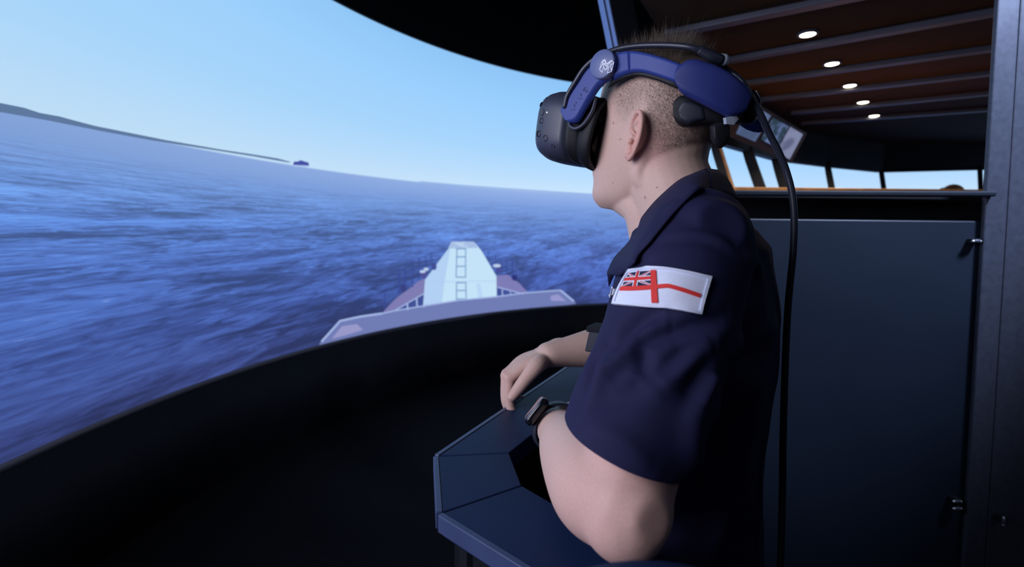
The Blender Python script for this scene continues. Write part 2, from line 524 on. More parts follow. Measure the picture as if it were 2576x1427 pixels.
ship_polys, ship_cols = [], []
def sp(P, c): ship_polys.append(c7(P)); ship_cols.append(c)
sp([(590, 700), (640, 640), (720, 560), (830, 480), (900, 420), (960, 400), (945, 530), (700, 675)], (126, 124, 178))
sp([(1545, 375), (1640, 368), (1740, 440), (1815, 520), (1770, 535), (1555, 480)], (126, 124, 182))
sp([(690, 680), (945, 525), (940, 625), (800, 660)], (66, 80, 150))
sp([(1552, 478), (1760, 530), (1556, 556)], (66, 80, 155))
decal('foredeck_image', ship_polys, ship_cols, SR - 0.003)
ship_polys, ship_cols = [], []
sp([(1175, 92), (1360, 92), (1425, 170), (1548, 380), (1552, 560), (1240, 590), (938, 640), (955, 410), (1150, 150)], (196, 226, 248))
decal('superstructure_image', ship_polys, ship_cols, SR - 0.004)
ship_polys, ship_cols = [], []
sp([(1150, 150), (1165, 150), (1118, 420), (1095, 605), (940, 640), (955, 410)], (178, 208, 243))
sp([(1175, 92), (1360, 92), (1395, 145), (1155, 150)], (166, 190, 228))
sp([(1180, 97), (1335, 97), (1345, 140), (1185, 140)], (186, 210, 240))
sp([(1380, 440), (1410, 440), (1440, 560), (1400, 562)], (184, 214, 246))
decal('superstructure_shade_image', ship_polys, ship_cols, SR - 0.005)
ship_polys, ship_cols = [], []
for L in ([(1221, 148), (1213, 392)], [(1293, 148), (1292, 392)], [(1218, 428), (1216, 578)], [(1294, 428), (1297, 576)]):
    ship_polys.append(c7(band(L, 9))); ship_cols.append((118, 156, 200))
for y in (152, 219, 298, 388, 434, 499, 570):
    ship_polys.append(c7([(1212, y - 5), (1297, y - 5), (1297, y + 5), (1212, y + 5)])); ship_cols.append((118, 156, 200))
for L, c in (([(958, 428), (1545, 420)], (170, 202, 238)),):
    ship_polys.append(c7(band(L, 5))); ship_cols.append(c)
decal('ladder_image', ship_polys, ship_cols, SR - 0.006)
ship_polys, ship_cols = [], []
sp([(80, 935), (95, 925), (250, 750), (600, 688), (700, 668), (940, 622), (1240, 575), (1556, 545), (1775, 515), (2080, 490), (2195, 582), (2210, 610), (1500, 700), (700, 850), (300, 960), (60, 1020)], (112, 124, 180))
decal('bulwark_image', ship_polys, ship_cols, SR - 0.005)
ship_polys, ship_cols = [], []
sp([(180, 900), (265, 795), (390, 778), (440, 826), (300, 870)], (152, 152, 200))
sp([(2000, 585), (1998, 545), (2060, 530), (2130, 588)], (150, 152, 206))
for L, w in (([(95, 925), (250, 752), (420, 716), (600, 690)], 18), ([(600, 690), (700, 668), (940, 628), (1240, 580), (1556, 550), (1775, 520), (2080, 497)], 11), ([(2080, 497), (2190, 588)], 16),
             ([(640, 680), (700, 668), (945, 525)], 10), ([(1556, 470), (1770, 528)], 9), ([(808, 610), (812, 662)], 14), ([(885, 565), (890, 640)], 14), ([(1597, 490), (1599, 545)], 10), ([(1664, 508), (1665, 540)], 8)):
    ship_polys.append(c7(band(L, w))); ship_cols.append((160, 180, 226))
decal('bulwark_rail_image', ship_polys, ship_cols, SR - 0.007)
ship_polys, ship_cols = [], []
for x, y0, y1, w in ((738, 330, 520, 12), (790, 320, 500, 12), (852, 250, 470, 9), (905, 230, 420, 8), (960, 210, 330, 7), (1010, 190, 300, 7), (620, 500, 660, 8), (1682, 240, 410, 10), (1635, 260, 370, 8), (1590, 240, 330, 8), (1540, 200, 300, 7), (1480, 170, 250, 6)):
    ship_polys.append(c7([(x - w / 2, y0), (x + w / 2, y0), (x + w / 2, y1), (x - w / 2, y1)])); ship_cols.append((58, 74, 150))
for L in ([(735, 335), (850, 255), (1010, 190)], [(740, 420), (850, 340), (1010, 250)], [(1480, 175), (1590, 245), (1690, 245)]):
    ship_polys.append(c7(band(L, 5))); ship_cols.append((66, 86, 168))
for cx_, cy_, rx, ry, c in ((775, 480, 26, 34, (58, 66, 130)), (945, 365, 30, 34, (78, 82, 150)), (1700, 392, 24, 26, (48, 54, 122)), (1570, 325, 26, 26, (70, 78, 150)), (1030, 300, 22, 30, (66, 80, 150))):
    ship_polys.append(c7([(cx_ + rx * cos(a), cy_ + ry * sin(a)) for a in np.linspace(0, 2 * pi, 14, endpoint=False)])); ship_cols.append(c)
decal('deck_railing_image', ship_polys, ship_cols, SR - 0.0075)
ship_polys, ship_cols = [], []
for cx_, cy_, rx, ry in ((965, 322, 22, 13), (935, 342, 26, 12), (1552, 293, 34, 14)):
    ship_polys.append(c7([(cx_ + rx * cos(a), cy_ + ry * sin(a)) for a in np.linspace(0, 2 * pi, 14, endpoint=False)])); ship_cols.append((186, 205, 236))
decal('deck_bollard_image', ship_polys, ship_cols, SR - 0.009)

# --- room shell
tag(obj('wall_front', *arc_wall(SR + 0.05, SR + 0.15, 0, 4.2, radians(5), radians(265), 121), M_BLACK), kind='structure')
tag(obj('wall_left', *arc_wall(SR - 0.02, SR + 0.045, 0, SZ0 - 0.028, A0, A1, 161), M_BLACK), kind='structure')
fl = MB().box((-3.2, -3.2, -0.1), (8.0, 7.0, 0.0)).obj('floor', M_FLOOR); tag(fl, kind='structure')
cl = MB().box((-3.2, -3.2, 4.2), (8.0, 7.0, 4.3)).obj('ceiling', M_BLACK); tag(cl, kind='structure')

# ================================================================== BRIDGE MOCK-UP (right)
ZC = 2.25
YP = 1.30                                               # front of the half-wall
def X_at(px, Y): return (px - PCX) / FPX * Y
xl, xr = 0.40, aty(2478, 700, YP)[0]
zt = aty(2200, 553, YP)[2]
tag(MB().box((xl, YP, 0), (xr, YP + 0.05, zt)).obj('wall_right', M_NAVYPANEL, bevel=0.004), kind='structure')
zr = aty(2200, 478, YP)[2]
tag(MB().box((xl, YP + 0.05, 0), (xr + 0.08, YP + 0.09, zr - 0.012)).obj('trim_1', M_BLACK), kind='structure')
# handrail along the top of the half-wall
hr = empty('handrail', (xl + 0.4, YP + 0.04, zr), 'blue-grey metal handrail along the top of the dark half-wall behind the person', 'handrail')
za, zb = aty(1900, 487, YP - 0.03)[2], aty(2480, 487, YP - 0.03)[2]
MB().bar((xl + 0.02, YP - 0.012, za), (xr - 0.01, YP - 0.012, zb), 0.035, 0.014).obj('rail', M_RAIL, hr, bevel=0.004)
MB().box((xl + 0.03, YP - 0.002, za - 0.012), (xr - 0.02, YP + 0.0495, za - 0.0075)).obj('mounting_strip', M_FRAME, hr)
# wooden top of the bridge worktop
Yw = 2.6
ztw = aty(2200, 474, Yw)[2]
wk = empty('bridge_worktop', (1.9, Yw, 0), 'long wooden worktop under the bridge windows with a warm lit front edge', 'worktop')
MB().box((0.85, Yw, ztw - 0.10), (2.75, Yw + 0.4, ztw)).obj('top', M_WOOD, wk, bevel=0.004)
MB().box((0.9, Yw + 0.03, 0), (2.7, Yw + 0.37, ztw - 0.1)).obj('base', M_FRAME, wk)

# corner pillar behind the head (leans outwards), narrow face coloured lighter as if screen-lit, side left dark
dP = 1.75
def pillar(px0, px1, depth_front, depth_back, name, material, kind_label):
    P = []
    for (yy, sh) in ((520, 520 * 0.2), (-60, -60 * 0.2)):
        a, b = B(px0 + sh, yy, depth_front), B(px1 + sh, yy, depth_back)
        n = np.array([b[1] - a[1], -(b[0] - a[0]), 0]); n /= np.linalg.norm(n)
        P.append([a, b, b - n * 0.05, a - n * 0.05])
    mb = MB().hexa(P[0] + P[1])
    return mb
p1 = pillar(1503, 1531, dP + 0.035, dP, 'a', None, None)
tag(p1.obj('trim_2', M_POST, bevel=0.002), kind='structure')
p2 = pillar(1532, 1592, dP + 0.004, dP + 0.05, 'b', None, None)
tag(p2.obj('trim_3', M_FRAME), kind='structure')
g = MB(); 
for q in (1517,):
    a = [B(q + 1 + yy * 0.2, yy, dP + 0.015) for yy in (500, -50)]
gr = MB().bar(a[0] + np.array([0, -0.004, 0]), a[1] + np.array([0, -0.004, 0]), 0.004, 0.004)
tag(gr.obj('trim_4', M_FRAME), kind='structure')
xb, yb = B(1640, 520, dP)[:2]
tag(MB().box((xb - 0.06, yb - 0.04, 0), (xb + 0.06, yb + 0.06, B(1640, 515, dP)[2])).obj('trim_5', M_FRAME), kind='structure')

# ceiling of the mock-up with beams and downlights
win_top = [(1640, 300, 2.35), (1762, 345, 3.05), (1880, 380, 3.55), (1960, 403, 3.95), (2085, 419, 4.35), (2222, 433, 4.68), (2468, 427, 4.62), (2600, 424, 4.60)]
WT = [B(*q) for q in win_top]
cp = [np.array([X_at(1588, 1.75) - 0.02, 1.29]), np.array([B(1588, 20, 1.82)[0], 1.82])] + [np.array(w[:2]) for w in WT[1:]] + [np.array([WT[-1][0], 1.29])]
V = [(p[0], p[1], ZC) for p in cp] + [(p[0], p[1], ZC + 0.06) for p in cp]
n_ = len(cp)
tag(obj('ceiling_bridge', V, [tuple(range(n_)), tuple(range(2 * n_ - 1, n_ - 1, -1))] + [(i, i + n_, (i + 1) % n_ + n_, (i + 1) % n_) for i in range(n_)], M_CEIL, smooth=False), kind='structure')
beams = [((1750, 86), (2233, -8)), ((1847, 162), (2507, 46)), ((1918, 214), (2507, 134)), ((1952, 256), (2502, 195)), ((2040, 288), (2498, 244)), ((2060, 315), (2465, 286))]
for i, (a, b) in enumerate(beams):
    A_, B_ = atz(*a, ZC - 0.035), atz(*b, ZC - 0.035)
    d = (B_ - A_) / np.linalg.norm(B_ - A_)
    A2 = A_ + d * (-0.12); B2 = B_ + d * 0.25
    s = np.array([-d[1], d[0], 0]) * 0.026
    if s[1] < 0: s = -s
    lo, hi = 0.012, 0.035
    off = np.array([0, 0, 1.0])
    mb = MB().hexa([A2 - s + off * lo, B2 - s + off * lo, B2 + s + off * lo, A2 + s + off * lo, A2 - s + off * hi, B2 - s + off * hi, B2 + s + off * hi, A2 + s + off * hi])
    tag(mb.obj('trim_%d' % (6 + i), M_BEAM, bevel=0.004), kind='structure')
lamps = [(2032, 86), (2093, 160), (2138, 215), (2171, 257), (2199, 291)]
names = ['nearest of five warm ceiling downlights, the largest and topmost', 'second of five warm ceiling downlights counted from the topmost', 'middle one of five warm ceiling downlights in a row',
         'fourth of five warm ceiling downlights counted from the topmost', 'farthest of five warm ceiling downlights, the smallest and lowest']
for k, q in enumerate(lamps):
    c = atz(*q, ZC - 0.006)
    t = empty('ceiling_downlight', c, names[k], 'light', 'downlights in the bridge ceiling')
    R_ = 0.030
    ang = np.linspace(0, 2 * pi, 24, endpoint=False)
    rows = [[c + np.array([r * cos(a), r * sin(a), z]) for a in ang] for r, z in ((R_, 0.006), (R_ + 0.012, 0.006), (R_ + 0.012, -0.003), (R_ + 0.004, -0.005), (R_, -0.003), (R_, 0.006))]
    obj('bezel', *loft(rows, False), M_BEAM, t)
    rows = [[c + np.array([r * cos(a), r * sin(a), z]) for a in ang] for r, z in ((R_, 0.003), (R_ * 0.98, -0.003), (R_ * 0.7, -0.006), (0.001, -0.0075))]
    obj('lamp', *loft(rows), M_LAMP, t)
    d = bpy.data.lights.new('downlight_beam', 'SPOT'); d.energy = 12; d.color = (1.0, 0.76, 0.52); d.spot_size = radians(150); d.spot_blend = 0.6; d.shadow_soft_size = 0.03
    o = bpy.data.objects.new('downlight_beam', d); COL.objects.link(o); o.location = tuple(c + np.array([0, 0, -0.03])); o.parent = t; o.matrix_parent_inverse = Matrix.Translation(-Vector(t.location))

# dark fascia between the ceiling and the window heads, and the windows
tops = [np.array(p) for p in WT]
for i in range(len(tops) - 1):
    a, b = tops[i], tops[i + 1]
    a2, b2 = a * 1, b * 1
    n = np.array([b[1] - a[1], -(b[0] - a[0]), 0]); n /= np.linalg.norm(n)
    if n @ (np.array([1.5, 2.0, 0]) - (a + b) / 2 * np.array([1, 1, 0])) < 0: n = -n
    mb = MB().hexa([a, b, b - n * 0.06, a - n * 0.06, np.array([a[0], a[1], ZC]), np.array([b[0], b[1], ZC]), np.array([b[0], b[1], ZC]) - n * 0.06, np.array([a[0], a[1], ZC]) - n * 0.06])
    tag(mb.obj('trim_%d' % (12 + i), M_BLACK if i > 2 else M_FRAME), kind='structure')
mull = [((1795, 362), (1832, 480), 26, 3.2), ((1878, 385), (1911, 480), 26, 3.6), ((1950, 405), (1972, 480), 24, 3.95), ((2082, 420), (2093, 478), 20, 4.35), ((2217, 432), (2223, 474), 15, 4.68), ((2465, 427), (2467, 472), 14, 4.62), ((2600, 425), (2604, 472), 14, 4.6)]
glass = bpy.data.materials.new('window_glass'); glass.use_nodes = True
gb = glass.node_tree.nodes['Principled BSDF']; gb.inputs['Transmission Weight'].default_value = 1; gb.inputs['Roughness'].default_value = 0; gb.inputs['IOR'].default_value = 1.02; gb.inputs['Base Color'].default_value = (0.95, 0.97, 1, 1)
prev = B(1660, 310, 2.4)
for i, (a, b, w, dd) in enumerate(mull):
    W = empty('window_%d' % (i + 1), B(b[0], b[1], dd - 0.06), None, None); tag(W, kind='structure')
    P0 = B(a[0] - 0.3 * (b[0] - a[0]), a[1] - 0.3 * (b[1] - a[1]), dd + 0.03)
    P1 = B(b[0] + 0.9 * (b[0] - a[0]), b[1] + 0.9 * (b[1] - a[1]), dd - 0.10)
    ww = w / FPX * dd
    dirv = np.array([P1[0], P1[1], 0]); dirv /= np.linalg.norm(dirv)
    mb = MB().bar(P0, P1, ww * 0.72, 0.05, up=dirv)
    f = mb.obj('mullion', M_FRAME, W)
    if i in (0, 1, 2):
        s = np.cross(dirv, (0, 0, 1)); 
        off = s * (ww * 0.50) if s[0] > 0 else -s * (ww * 0.50)
        MB().bar(P0 + off, P1 + off, ww * 0.28, 0.05, up=dirv).obj('mullion_edge', M_WOOD if i == 0 else M_HOUSING, W)
    q0, q1 = prev, B(a[0], a[1], dd)
    z1_, z0_ = max(q0[2], q1[2]) + 0.02, 1.35
    tdir = dirv * 0.012
    obj('glass_pane', [(q0[0], q0[1], z0_), (q1[0], q1[1], z0_), (q1[0], q1[1], z1_), (q0[0], q0[1], z1_)], [(0, 1, 2, 3)], glass, W, smooth=False)
    prev = q1
# overhead row of monitors above the left windows
mon = empty('overhead_monitor_panel', B(1925, 330, 3.1), 'slanted overhead panel with three dim grey monitor screens above the bridge windows', 'monitor')
q = [B(1822, 338, 3.0), B(1990, 412, 3.55), B(2030, 336, 3.42), B(1888, 250, 2.9)]
nrm = np.cross(q[1] - q[0], q[3] - q[0]); nrm /= np.linalg.norm(nrm)
if nrm @ (EYE - q[0]) < 0: nrm = -nrm
MB().hexa([p - nrm * 0.07 for p in q] + q).obj('housing', M_HOUSING, mon, bevel=0.003)
def monscreen(P, cols, sc):
    pts = []
    for (x, y) in P:
        d = ray(x, y); t = ((q[0] + nrm * 0.004 - EYE) @ nrm) / (d @ nrm); pts.append(EYE + d * t)
    s = MB().hexa([p - nrm * 0.006 for p in pts] + pts).obj('monitor_screen', None, mon)
    M = bpy.data.materials.new('dim_display'); M.use_nodes = True
    nt = M.node_tree; nt.nodes.remove(nt.nodes['Principled BSDF'])
    e = nt.nodes.new('ShaderNodeEmission'); nz = nt.nodes.new('ShaderNodeTexNoise'); nz.inputs['Scale'].default_value = sc
    tc = nt.nodes.new('ShaderNodeTexCoord'); nt.links.new(tc.outputs['Object'], nz.inputs['Vector'])
    r = nt.nodes.new('ShaderNodeValToRGB'); r.color_ramp.elements[0].position = 0.42; r.color_ramp.elements[1].position = 0.6
    r.color_ramp.elements[0].color = (*lin(cols[0]), 1); r.color_ramp.elements[1].color = (*lin(cols[1]), 1)
    nt.links.new(nz.outputs['Fac'], r.inputs[0]); nt.links.new(r.outputs[0], e.inputs[0]); nt.links.new(e.outputs[0], nt.nodes['Material Output'].inputs[0])
    s.data.materials.append(M)
monscreen([(1853, 337), (1900, 357), (1940, 291), (1889, 262)], ((72, 86, 118), (92, 106, 142)), 4)
monscreen([(1916, 352), (1956, 372), (1984, 318), (1946, 297)], ((44, 62, 76), (98, 112, 160)), 14)
monscreen([(1956, 380), (1986, 402), (2020, 338), (1990, 320)], ((94, 100, 130), (126, 132, 164)), 9)
# small brown domed thing on the window ledge
c = B(2398, 472, 4.45)
pr = empty('brown_cap', c - np.array([0, 0, 0.1]), 'small ginger-brown domed cap seen over the worktop at the long window', 'cap')
obj('crown', *ball(c - np.array([0, 0, 0.055]), (0.085, 0.085, 0.085)), M_BROWN, pr)
obj('peak', *ball(c + np.array([-0.06, -0.03, -0.012]), (0.07, 0.06, 0.012)), M_BROWN, pr)
MB().box((c[0] - 0.3, c[1] - 0.2, 0), (c[0] + 0.3, c[1] + 0.1, c[2] - 0.145)).obj('pedestal_cabinet', M_FRAME, bevel=0.006)
tag(bpy.data.objects['pedestal_cabinet'], 'dark cabinet behind the worktop holding up the small brown cap', 'cabinet')

# door post columns at the far right
def col_line(px, py, Y): return aty(px, py, Y)
Yc = 1.285
xa = [aty(px, 580, Yc)[0] for px in (2476, 2531, 2534, 2640)]
tag(MB().box((xa[0], Yc, 0), (xa[1], Yc + 0.012, 4.0)).obj('trim_20', M_STEEL, bevel=0.003), kind='structure')
tag(MB().box((xa[2], Yc + 0.002, 0), (xa[3] + 0.35, Yc + 0.012, 4.0)).obj('trim_21', M_STEEL, bevel=0.003), kind='structure')
def bolt(px, py, Y, horizontal, label):
    c = aty(px, py, Y)
    t = empty('door_bolt', c, label, 'bolt', 'small bright latch fittings by the door post')
    ax = np.array([1.0, 0, 0]) if horizontal else np.array([0, 0, 1.0])
    obj('pin', *tube([c - ax * 0.012, c, c + ax * 0.008], [0.0032, 0.0032, 0.0032], 6, 10), M_CHROME, t)
    obj('collar', *tube([c - ax * 0.006, c + ax * 0.002], [0.005, 0.005], 4, 10), M_STEEL, t)
    MB().box(c + np.array([-0.010, 0.003, -0.006]), c + np.array([0.012, 0.02, 0.006])).obj('mounting_block', M_FRAME, t, bevel=0.001)
bolt(2459, 607, YP - 0.02, True, 'small chrome latch pin near the top of the dark half-wall')
bolt(2410, 1262, YP - 0.02, True, 'upper of two small bright pins low on the dark half-wall')
bolt(2410, 1280, YP - 0.02, True, 'lower of two small bright pins low on the dark half-wall')
bolt(2525, 1310, Yc - 0.02, False, 'small bright upright pin low on the steel door post')

# ================================================================== CONSOLE the person leans on
ZK = 1.055
con = empty('bridge_wing_console', (*(atz(1103, 1148, ZK)[:2] + np.array([0.02, 0.05])), 0), 'dark navy angular wing console with a wide flat rim around the person', 'console')
outer = [atz(1512, 868, ZK), atz(1270, 1015, ZK), atz(1103, 1148, ZK), atz(1113, 1290, ZK), atz(1345, 1432, ZK)]
inner = [atz(1512, 955, ZK), atz(1400, 1040, ZK), atz(1280, 1140, ZK), atz(1312, 1222, ZK), atz(1388, 1266, ZK)]
# continue the near side towards the camera's right
dn = outer[4] - outer[3]; dn /= np.linalg.norm(dn)
outer[4] = outer[3] + dn * 0.30
di = inner[4] - inner[3]; di /= np.linalg.norm(di)
inner[4] = inner[3] + di * 0.20
drop = 0.03
segs = [(0, 2, 'rear_rim_panel'), (2, 3, 'corner_rim_panel'), (3, 4, 'near_rim_panel')]
tilt = {0: 0, 1: 0, 2: 0, 3: 0, 4: 0}
gap = 0.0012
for i0, i1, nm in segs:
    for i in range(i0, i1):
        a, b, c_, d_ = outer[i], outer[i + 1], inner[i + 1], inner[i]
        last = (i + 1 == i1); first = (i == i0)
        e = (b - a) / np.linalg.norm(b - a)
        if i1 == 2 and i == 0:
            continue
        if i1 == 2: a, d_ = outer[0], inner[0]
        a2, d2 = a + e * gap, d_ + e * gap; b2, c2 = b - e * gap, c_ - e * gap
        low = np.array([0, 0, drop])
        MB().hexa([a2 - low, b2 - low, c2 - low, d2 - low, a2, b2, c2, d2]).obj(nm, M_CONSOLE, con, bevel=0.0015)
# lighter edging strip round the outside, and the body below
for i, (i0, i1) in enumerate(((0, 2), (2, 3), (3, 4))):
    a, b = outer[i0], outer[i1]
    z_ = np.array([0, 0, -0.010])
    e = (b - a) / np.linalg.norm(b - a); s = np.cross(e, (0, 0, 1)); 
    cen = np.mean(inner, axis=0)
    if s @ (cen - a) > 0: s = -s
    MB().bar(a + z_ + s * 0.004 + e * 0.001, b + z_ + s * 0.004 - e * 0.001, 0.008, 0.022).obj('edge_strip', M_EDGE, con, bevel=0.0012)
def wall_ring(P, off, z0, z1, th, nm):
    for i in range(len(P) - 1):
        if P is outer and i == 0: continue
        a, b = P[i].copy(), P[i + 1].copy()
        if P is outer and i == 1: a = P[0].copy()
        e = (b - a) / np.linalg.norm(b - a); s = np.cross(e, (0, 0, 1)); cen = np.mean(inner, axis=0)
        if s @ (cen - a) < 0: s = -s
        s = s * (1 if off > 0 else -1)
        a, b = a + s * abs(off), b + s * abs(off)
        pts = [a, b, b + s * th, a + s * th]
        lo = [np.array([p[0], p[1], z0]) for p in pts]; hi = [np.array([p[0], p[1], z1]) for p in pts]
        MB().hexa(lo + hi).obj(nm, M_BLACK, con)
wall_ring(outer, 0.03, 0.0, ZK - drop, 0.015, 'side_panel')
# ================================================================== PERSON
HY, HP = radians(42), radians(9)
HC = np.array([.2166, .78, 1.534])
h_fw = np.array([-cos(HY), sin(HY), 0]); h_lf = np.array([-sin(HY), -cos(HY), 0]); h_z = np.array([0, 0, 1.0])
h_f = h_fw * cos(HP) + h_z * sin(HP); h_u = h_z * cos(HP) - h_fw * sin(HP)
def H(f, l, u): return HC + h_f * f + h_lf * l + h_u * u
def to_local(P):
    D = np.atleast_2d(P) - HC
    return np.c_[D @ h_f, D @ h_lf, D @ h_u]

TY = radians(30)
t_f = np.array([-cos(TY), sin(TY), 0]); t_l = np.array([-sin(TY), -cos(TY), 0])
TM = np.array([.27, .72, 0])
def T(f, l, z): return TM + t_f * f + t_l * l + np.array([0, 0, z])

# ---- head surface from horizontal slices: height, front, back, half-width, fore-aft place of the widest point
HS = np.array([
    (-.108, .074, .030, .016, .052), (-.103, .083, .012, .028, .040), (-.094, .089, -.004, .039, .030), (-.084, .0895, -.018, .046, .022), (-.070, .0865, -.034, .052, .012),
    (-.055, .0900, -.048, .057, .004), (-.040, .0925, -.060, .061, .000), (-.022, .0905, -.071, .0655, -.004), (.000, .0890, -.083, .0695, -.010),
    (.020, .0885, -.092, .0720, -.014), (.037, .0900, -.098, .0735, -.018), (.055, .0955, -.1015, .0750, -.020), (.075, .0955, -.1015, .0760, -.020),
    (.093, .0885, -.0970, .0745, -.018), (.108, .0760, -.0870, .0680, -.015), (.120, .0580, -.0720, .0570, -.013), (.129, .0360, -.0530, .0420, -.012), (.1345, .0130, -.0330, .0240, -.011), (.1365, -.006, -.014, .004, -.010)])
def head_point(u, th):
    F, Bk, W, m = (np.interp(u, hs_u, hs_d[:, k]) for k in (1, 2, 3, 4))
    c, s = np.cos(th), np.sin(th)
    n = np.where(c > 0, 2.25, 2.1)
    f = m + np.where(c > 0, F - m, m - Bk) * np.sign(c) * np.abs(c) ** (2 / n)
    l = W * np.sign(s) * np.abs(s) ** (2 / n)
    fr = (c > 0)
    nose = np.interp(u, [-.030, -.022, -.012, .0, .02, .04, .06], [0, .010, .024, .021, .012, .004, 0])
    f = f + fr * nose * np.exp(-(l / np.interp(u, [-.02, .04], [.013, .008])) ** 2)
    lips = .0075 * np.exp(-((u + .040) / .0055) ** 2) + .0065 * np.exp(-((u + .053) / .006) ** 2) - .004 * np.exp(-((u + .0465) / .0025) ** 2)
    f = f + fr * lips * np.exp(-(l / .022) ** 2)
    sock = -.010 * np.exp(-((u - .036) / .011) ** 2) * np.exp(-((np.abs(l) - .031) / .015) ** 2)
    f = f + fr * sock
    return f, l
# smooth the slice table
hs_u = np.linspace(HS[0, 0], HS[-1, 0], 140)
hs_d = np.c_[hs_u, np.array([np.interp(hs_u, HS[:, 0], HS[:, k]) for k in (1, 2, 3, 4)]).T]
for _ in range(30):
    hs_d[1:-1, 1:] = hs_d[1:-1, 1:] * .5 + (hs_d[:-2, 1:] + hs_d[2:, 1:]) * .25
us = np.concatenate([HS[0, 0] + (HS[-1, 0] - HS[0, 0]) * (0.5 - 0.5 * np.cos(np.linspace(0, pi, 90)))])
ths = np.linspace(0, 2 * pi, 96, endpoint=False)
rows = []
for u in us:
    f, l = head_point(u, ths)
    rows.append([H(a, b, u) for a, b in zip(f, l)])
head_part = loft(rows)

def ear(side):
    b30 = radians(34)
    eo = H(.000, side * .071, .000)
    e_a = -h_f * cos(b30) + h_lf * side * sin(b30)
    e_b = h_u * 1.06 - h_f * .06
    e_n = np.cross(e_a, e_b); e_n /= np.linalg.norm(e_n)
    if e_n @ (h_lf * side) < 0: e_n = -e_n
    def E(a, b, n): return eo + e_a * a + e_b * b + e_n * n
    out = [(-.002, .006), (-.002, .020), (.005, .030), (.016, .034), (.027, .029), (.0325, .016), (.0325, .002), (.028, -.012), (.020, -.023), (.012, -.030), (.005, -.031), (.000, -.024), (-.002, -.012)]
    c = np.array([.011, .002])
    oc = spline(np.array(out + out[:1]), 60)[:-1]
    parts = []
    rowsF = []
    for k, dep in ((0.0, -.009), (.35, -.010), (.55, -.006), (.70, .0005), (.80, -.0005), (.92, .001), (1.0, .002)):
        rowsF.append([E(*(c + (p - c) * k), dep) for p in oc])
    rowsB = []
    for k, dep in ((1.0, -.0025), (.8, -.0045), (.5, -.013), (0.0, -.015)):
        rowsB.append([E(*(c + (p - c) * k), dep) for p in oc])
    parts.append(loft(rowsF + rowsB))
    hel = [(.010, .004, -.004), (.004, .008, -.001), (-.001, .014, .001), (.001, .024, .002), (.009, .0325, .003), (.019, .0335, .0035), (.028, .027, .0035), (.0325, .015, .003), (.032, .002, .002), (.027, -.012, .001), (.019, -.022, .0), (.011, -.028, .0)]
    parts.append(tube([E(*p) for p in hel], [.0022, .003, .0033, .0034, .0035, .0036, .0036, .0034, .0032, .0030, .0034, .004], 50, 12))
    anti = [(.013, .022, -.002), (.020, .018, .000), (.0225, .008, .0005), (.021, -.004, 0), (.014, -.013, -.001)]
    parts.append(tube([E(*p) for p in anti], [.0025, .003, .003, .003, .0028], 24, 10))
    parts.append(ball(E(.001, -.004, -.001), (.0045, .0055, .004)))
    parts.append(ball(E(.007, -.024, -.001), (.007, .008, .004)))
    return parts, E
earL, EL = ear(1); earR, ER = ear(-1)
neck = tube([H(-.028, 0, .035), H(-.026, 0, -.03), (.243, .752, 1.455), (.262, .738, 1.40), (.285, .722, 1.32)],
            [(.056, .060), (.059, .062), (.060, .062), (.062, .062), (.055, .055)], 30, 28, up=h_fw)
jaw = tube([H(.020, .036, -.062), H(.052, .020, -.086), H(.066, 0, -.092), H(.052, -.020, -.086), H(.020, -.036, -.062)], [.017, .016, .016, .016, .017], 24, 14)
throat = tube([H(.035, 0, -.082), (.205, .775, 1.435), (.218, .768, 1.39)], [.030, .034, .036], 14, 16)
def me_part(me):
    r = ([v.co[:] for v in me.vertices], [p.vertices[:] for p in me.polygons]); bpy.data.meshes.remove(me); return r
mastoid = [tube([H(-.022, s * .054, -.010), H(-.014, s * .050, -.050), (np.array([.243, .752, 1.455]) + h_f * .012 + h_lf * s * .038), (np.array([.262, .738, 1.39]) + h_lf * s * .030)], [.013, .014, .018, .022], 20, 14) for s in (1, -1)]
angle = [ball(H(.004, s * .046, -.046), (.020)) for s in (1, -1)]
skull = me_part(remesh([head_part, neck, jaw, throat] + mastoid, 0.0018, 22, 0.5))
ears = [me_part(remesh(e_, 0.0010, 4, 0.5)) for e_ in (earL, earR)]
head_me = remesh([skull] + ears, 0.0013, 3, 0.5)

# ---- arms and hands
LS, LE, LW = np.array([.208, .575, 1.375]), B(1566, 1262, .472), B(1397, 1072, .70)
RS, RE, RW = np.array([.372, .865, 1.375]), np.array([.335, 1.09, 1.165]), B(1378, 893, 1.0)
def arm(S, E_, W_, bulge):
    fd = (W_ - E_); fd /= np.linalg.norm(fd)
    ud = (E_ - S) / np.linalg.norm(E_ - S)
    P = [S, S + (E_ - S) * .35, S + (E_ - S) * .75]
    up1 = tube(P + [E_ - ud * .005], [(.044, .044), (.047, .047), (.046, .046), (.044, .044)], 20, 24)
    sg = (_R * -.008 + np.array([0, 0, -.003])) if bulge > 0 else np.zeros(3)
    Q = [E_ - fd * .012, E_ + (W_ - E_) * .12 + sg, E_ + (W_ - E_) * .30 + sg, E_ + (W_ - E_) * .60 + sg * .6, E_ + (W_ - E_) * .85, W_]
    lo = tube(Q, [(.043, .043), (.050, .050), (.0485, .050), (.041, .042), (.0325, .0305), (.0305, .0255)], 30, 24)
    el = ball(E_ + ud * .010 - fd * .010, .040)
    return [up1, lo, el]
def finger(P, r): return tube(P, r, 22, 12)
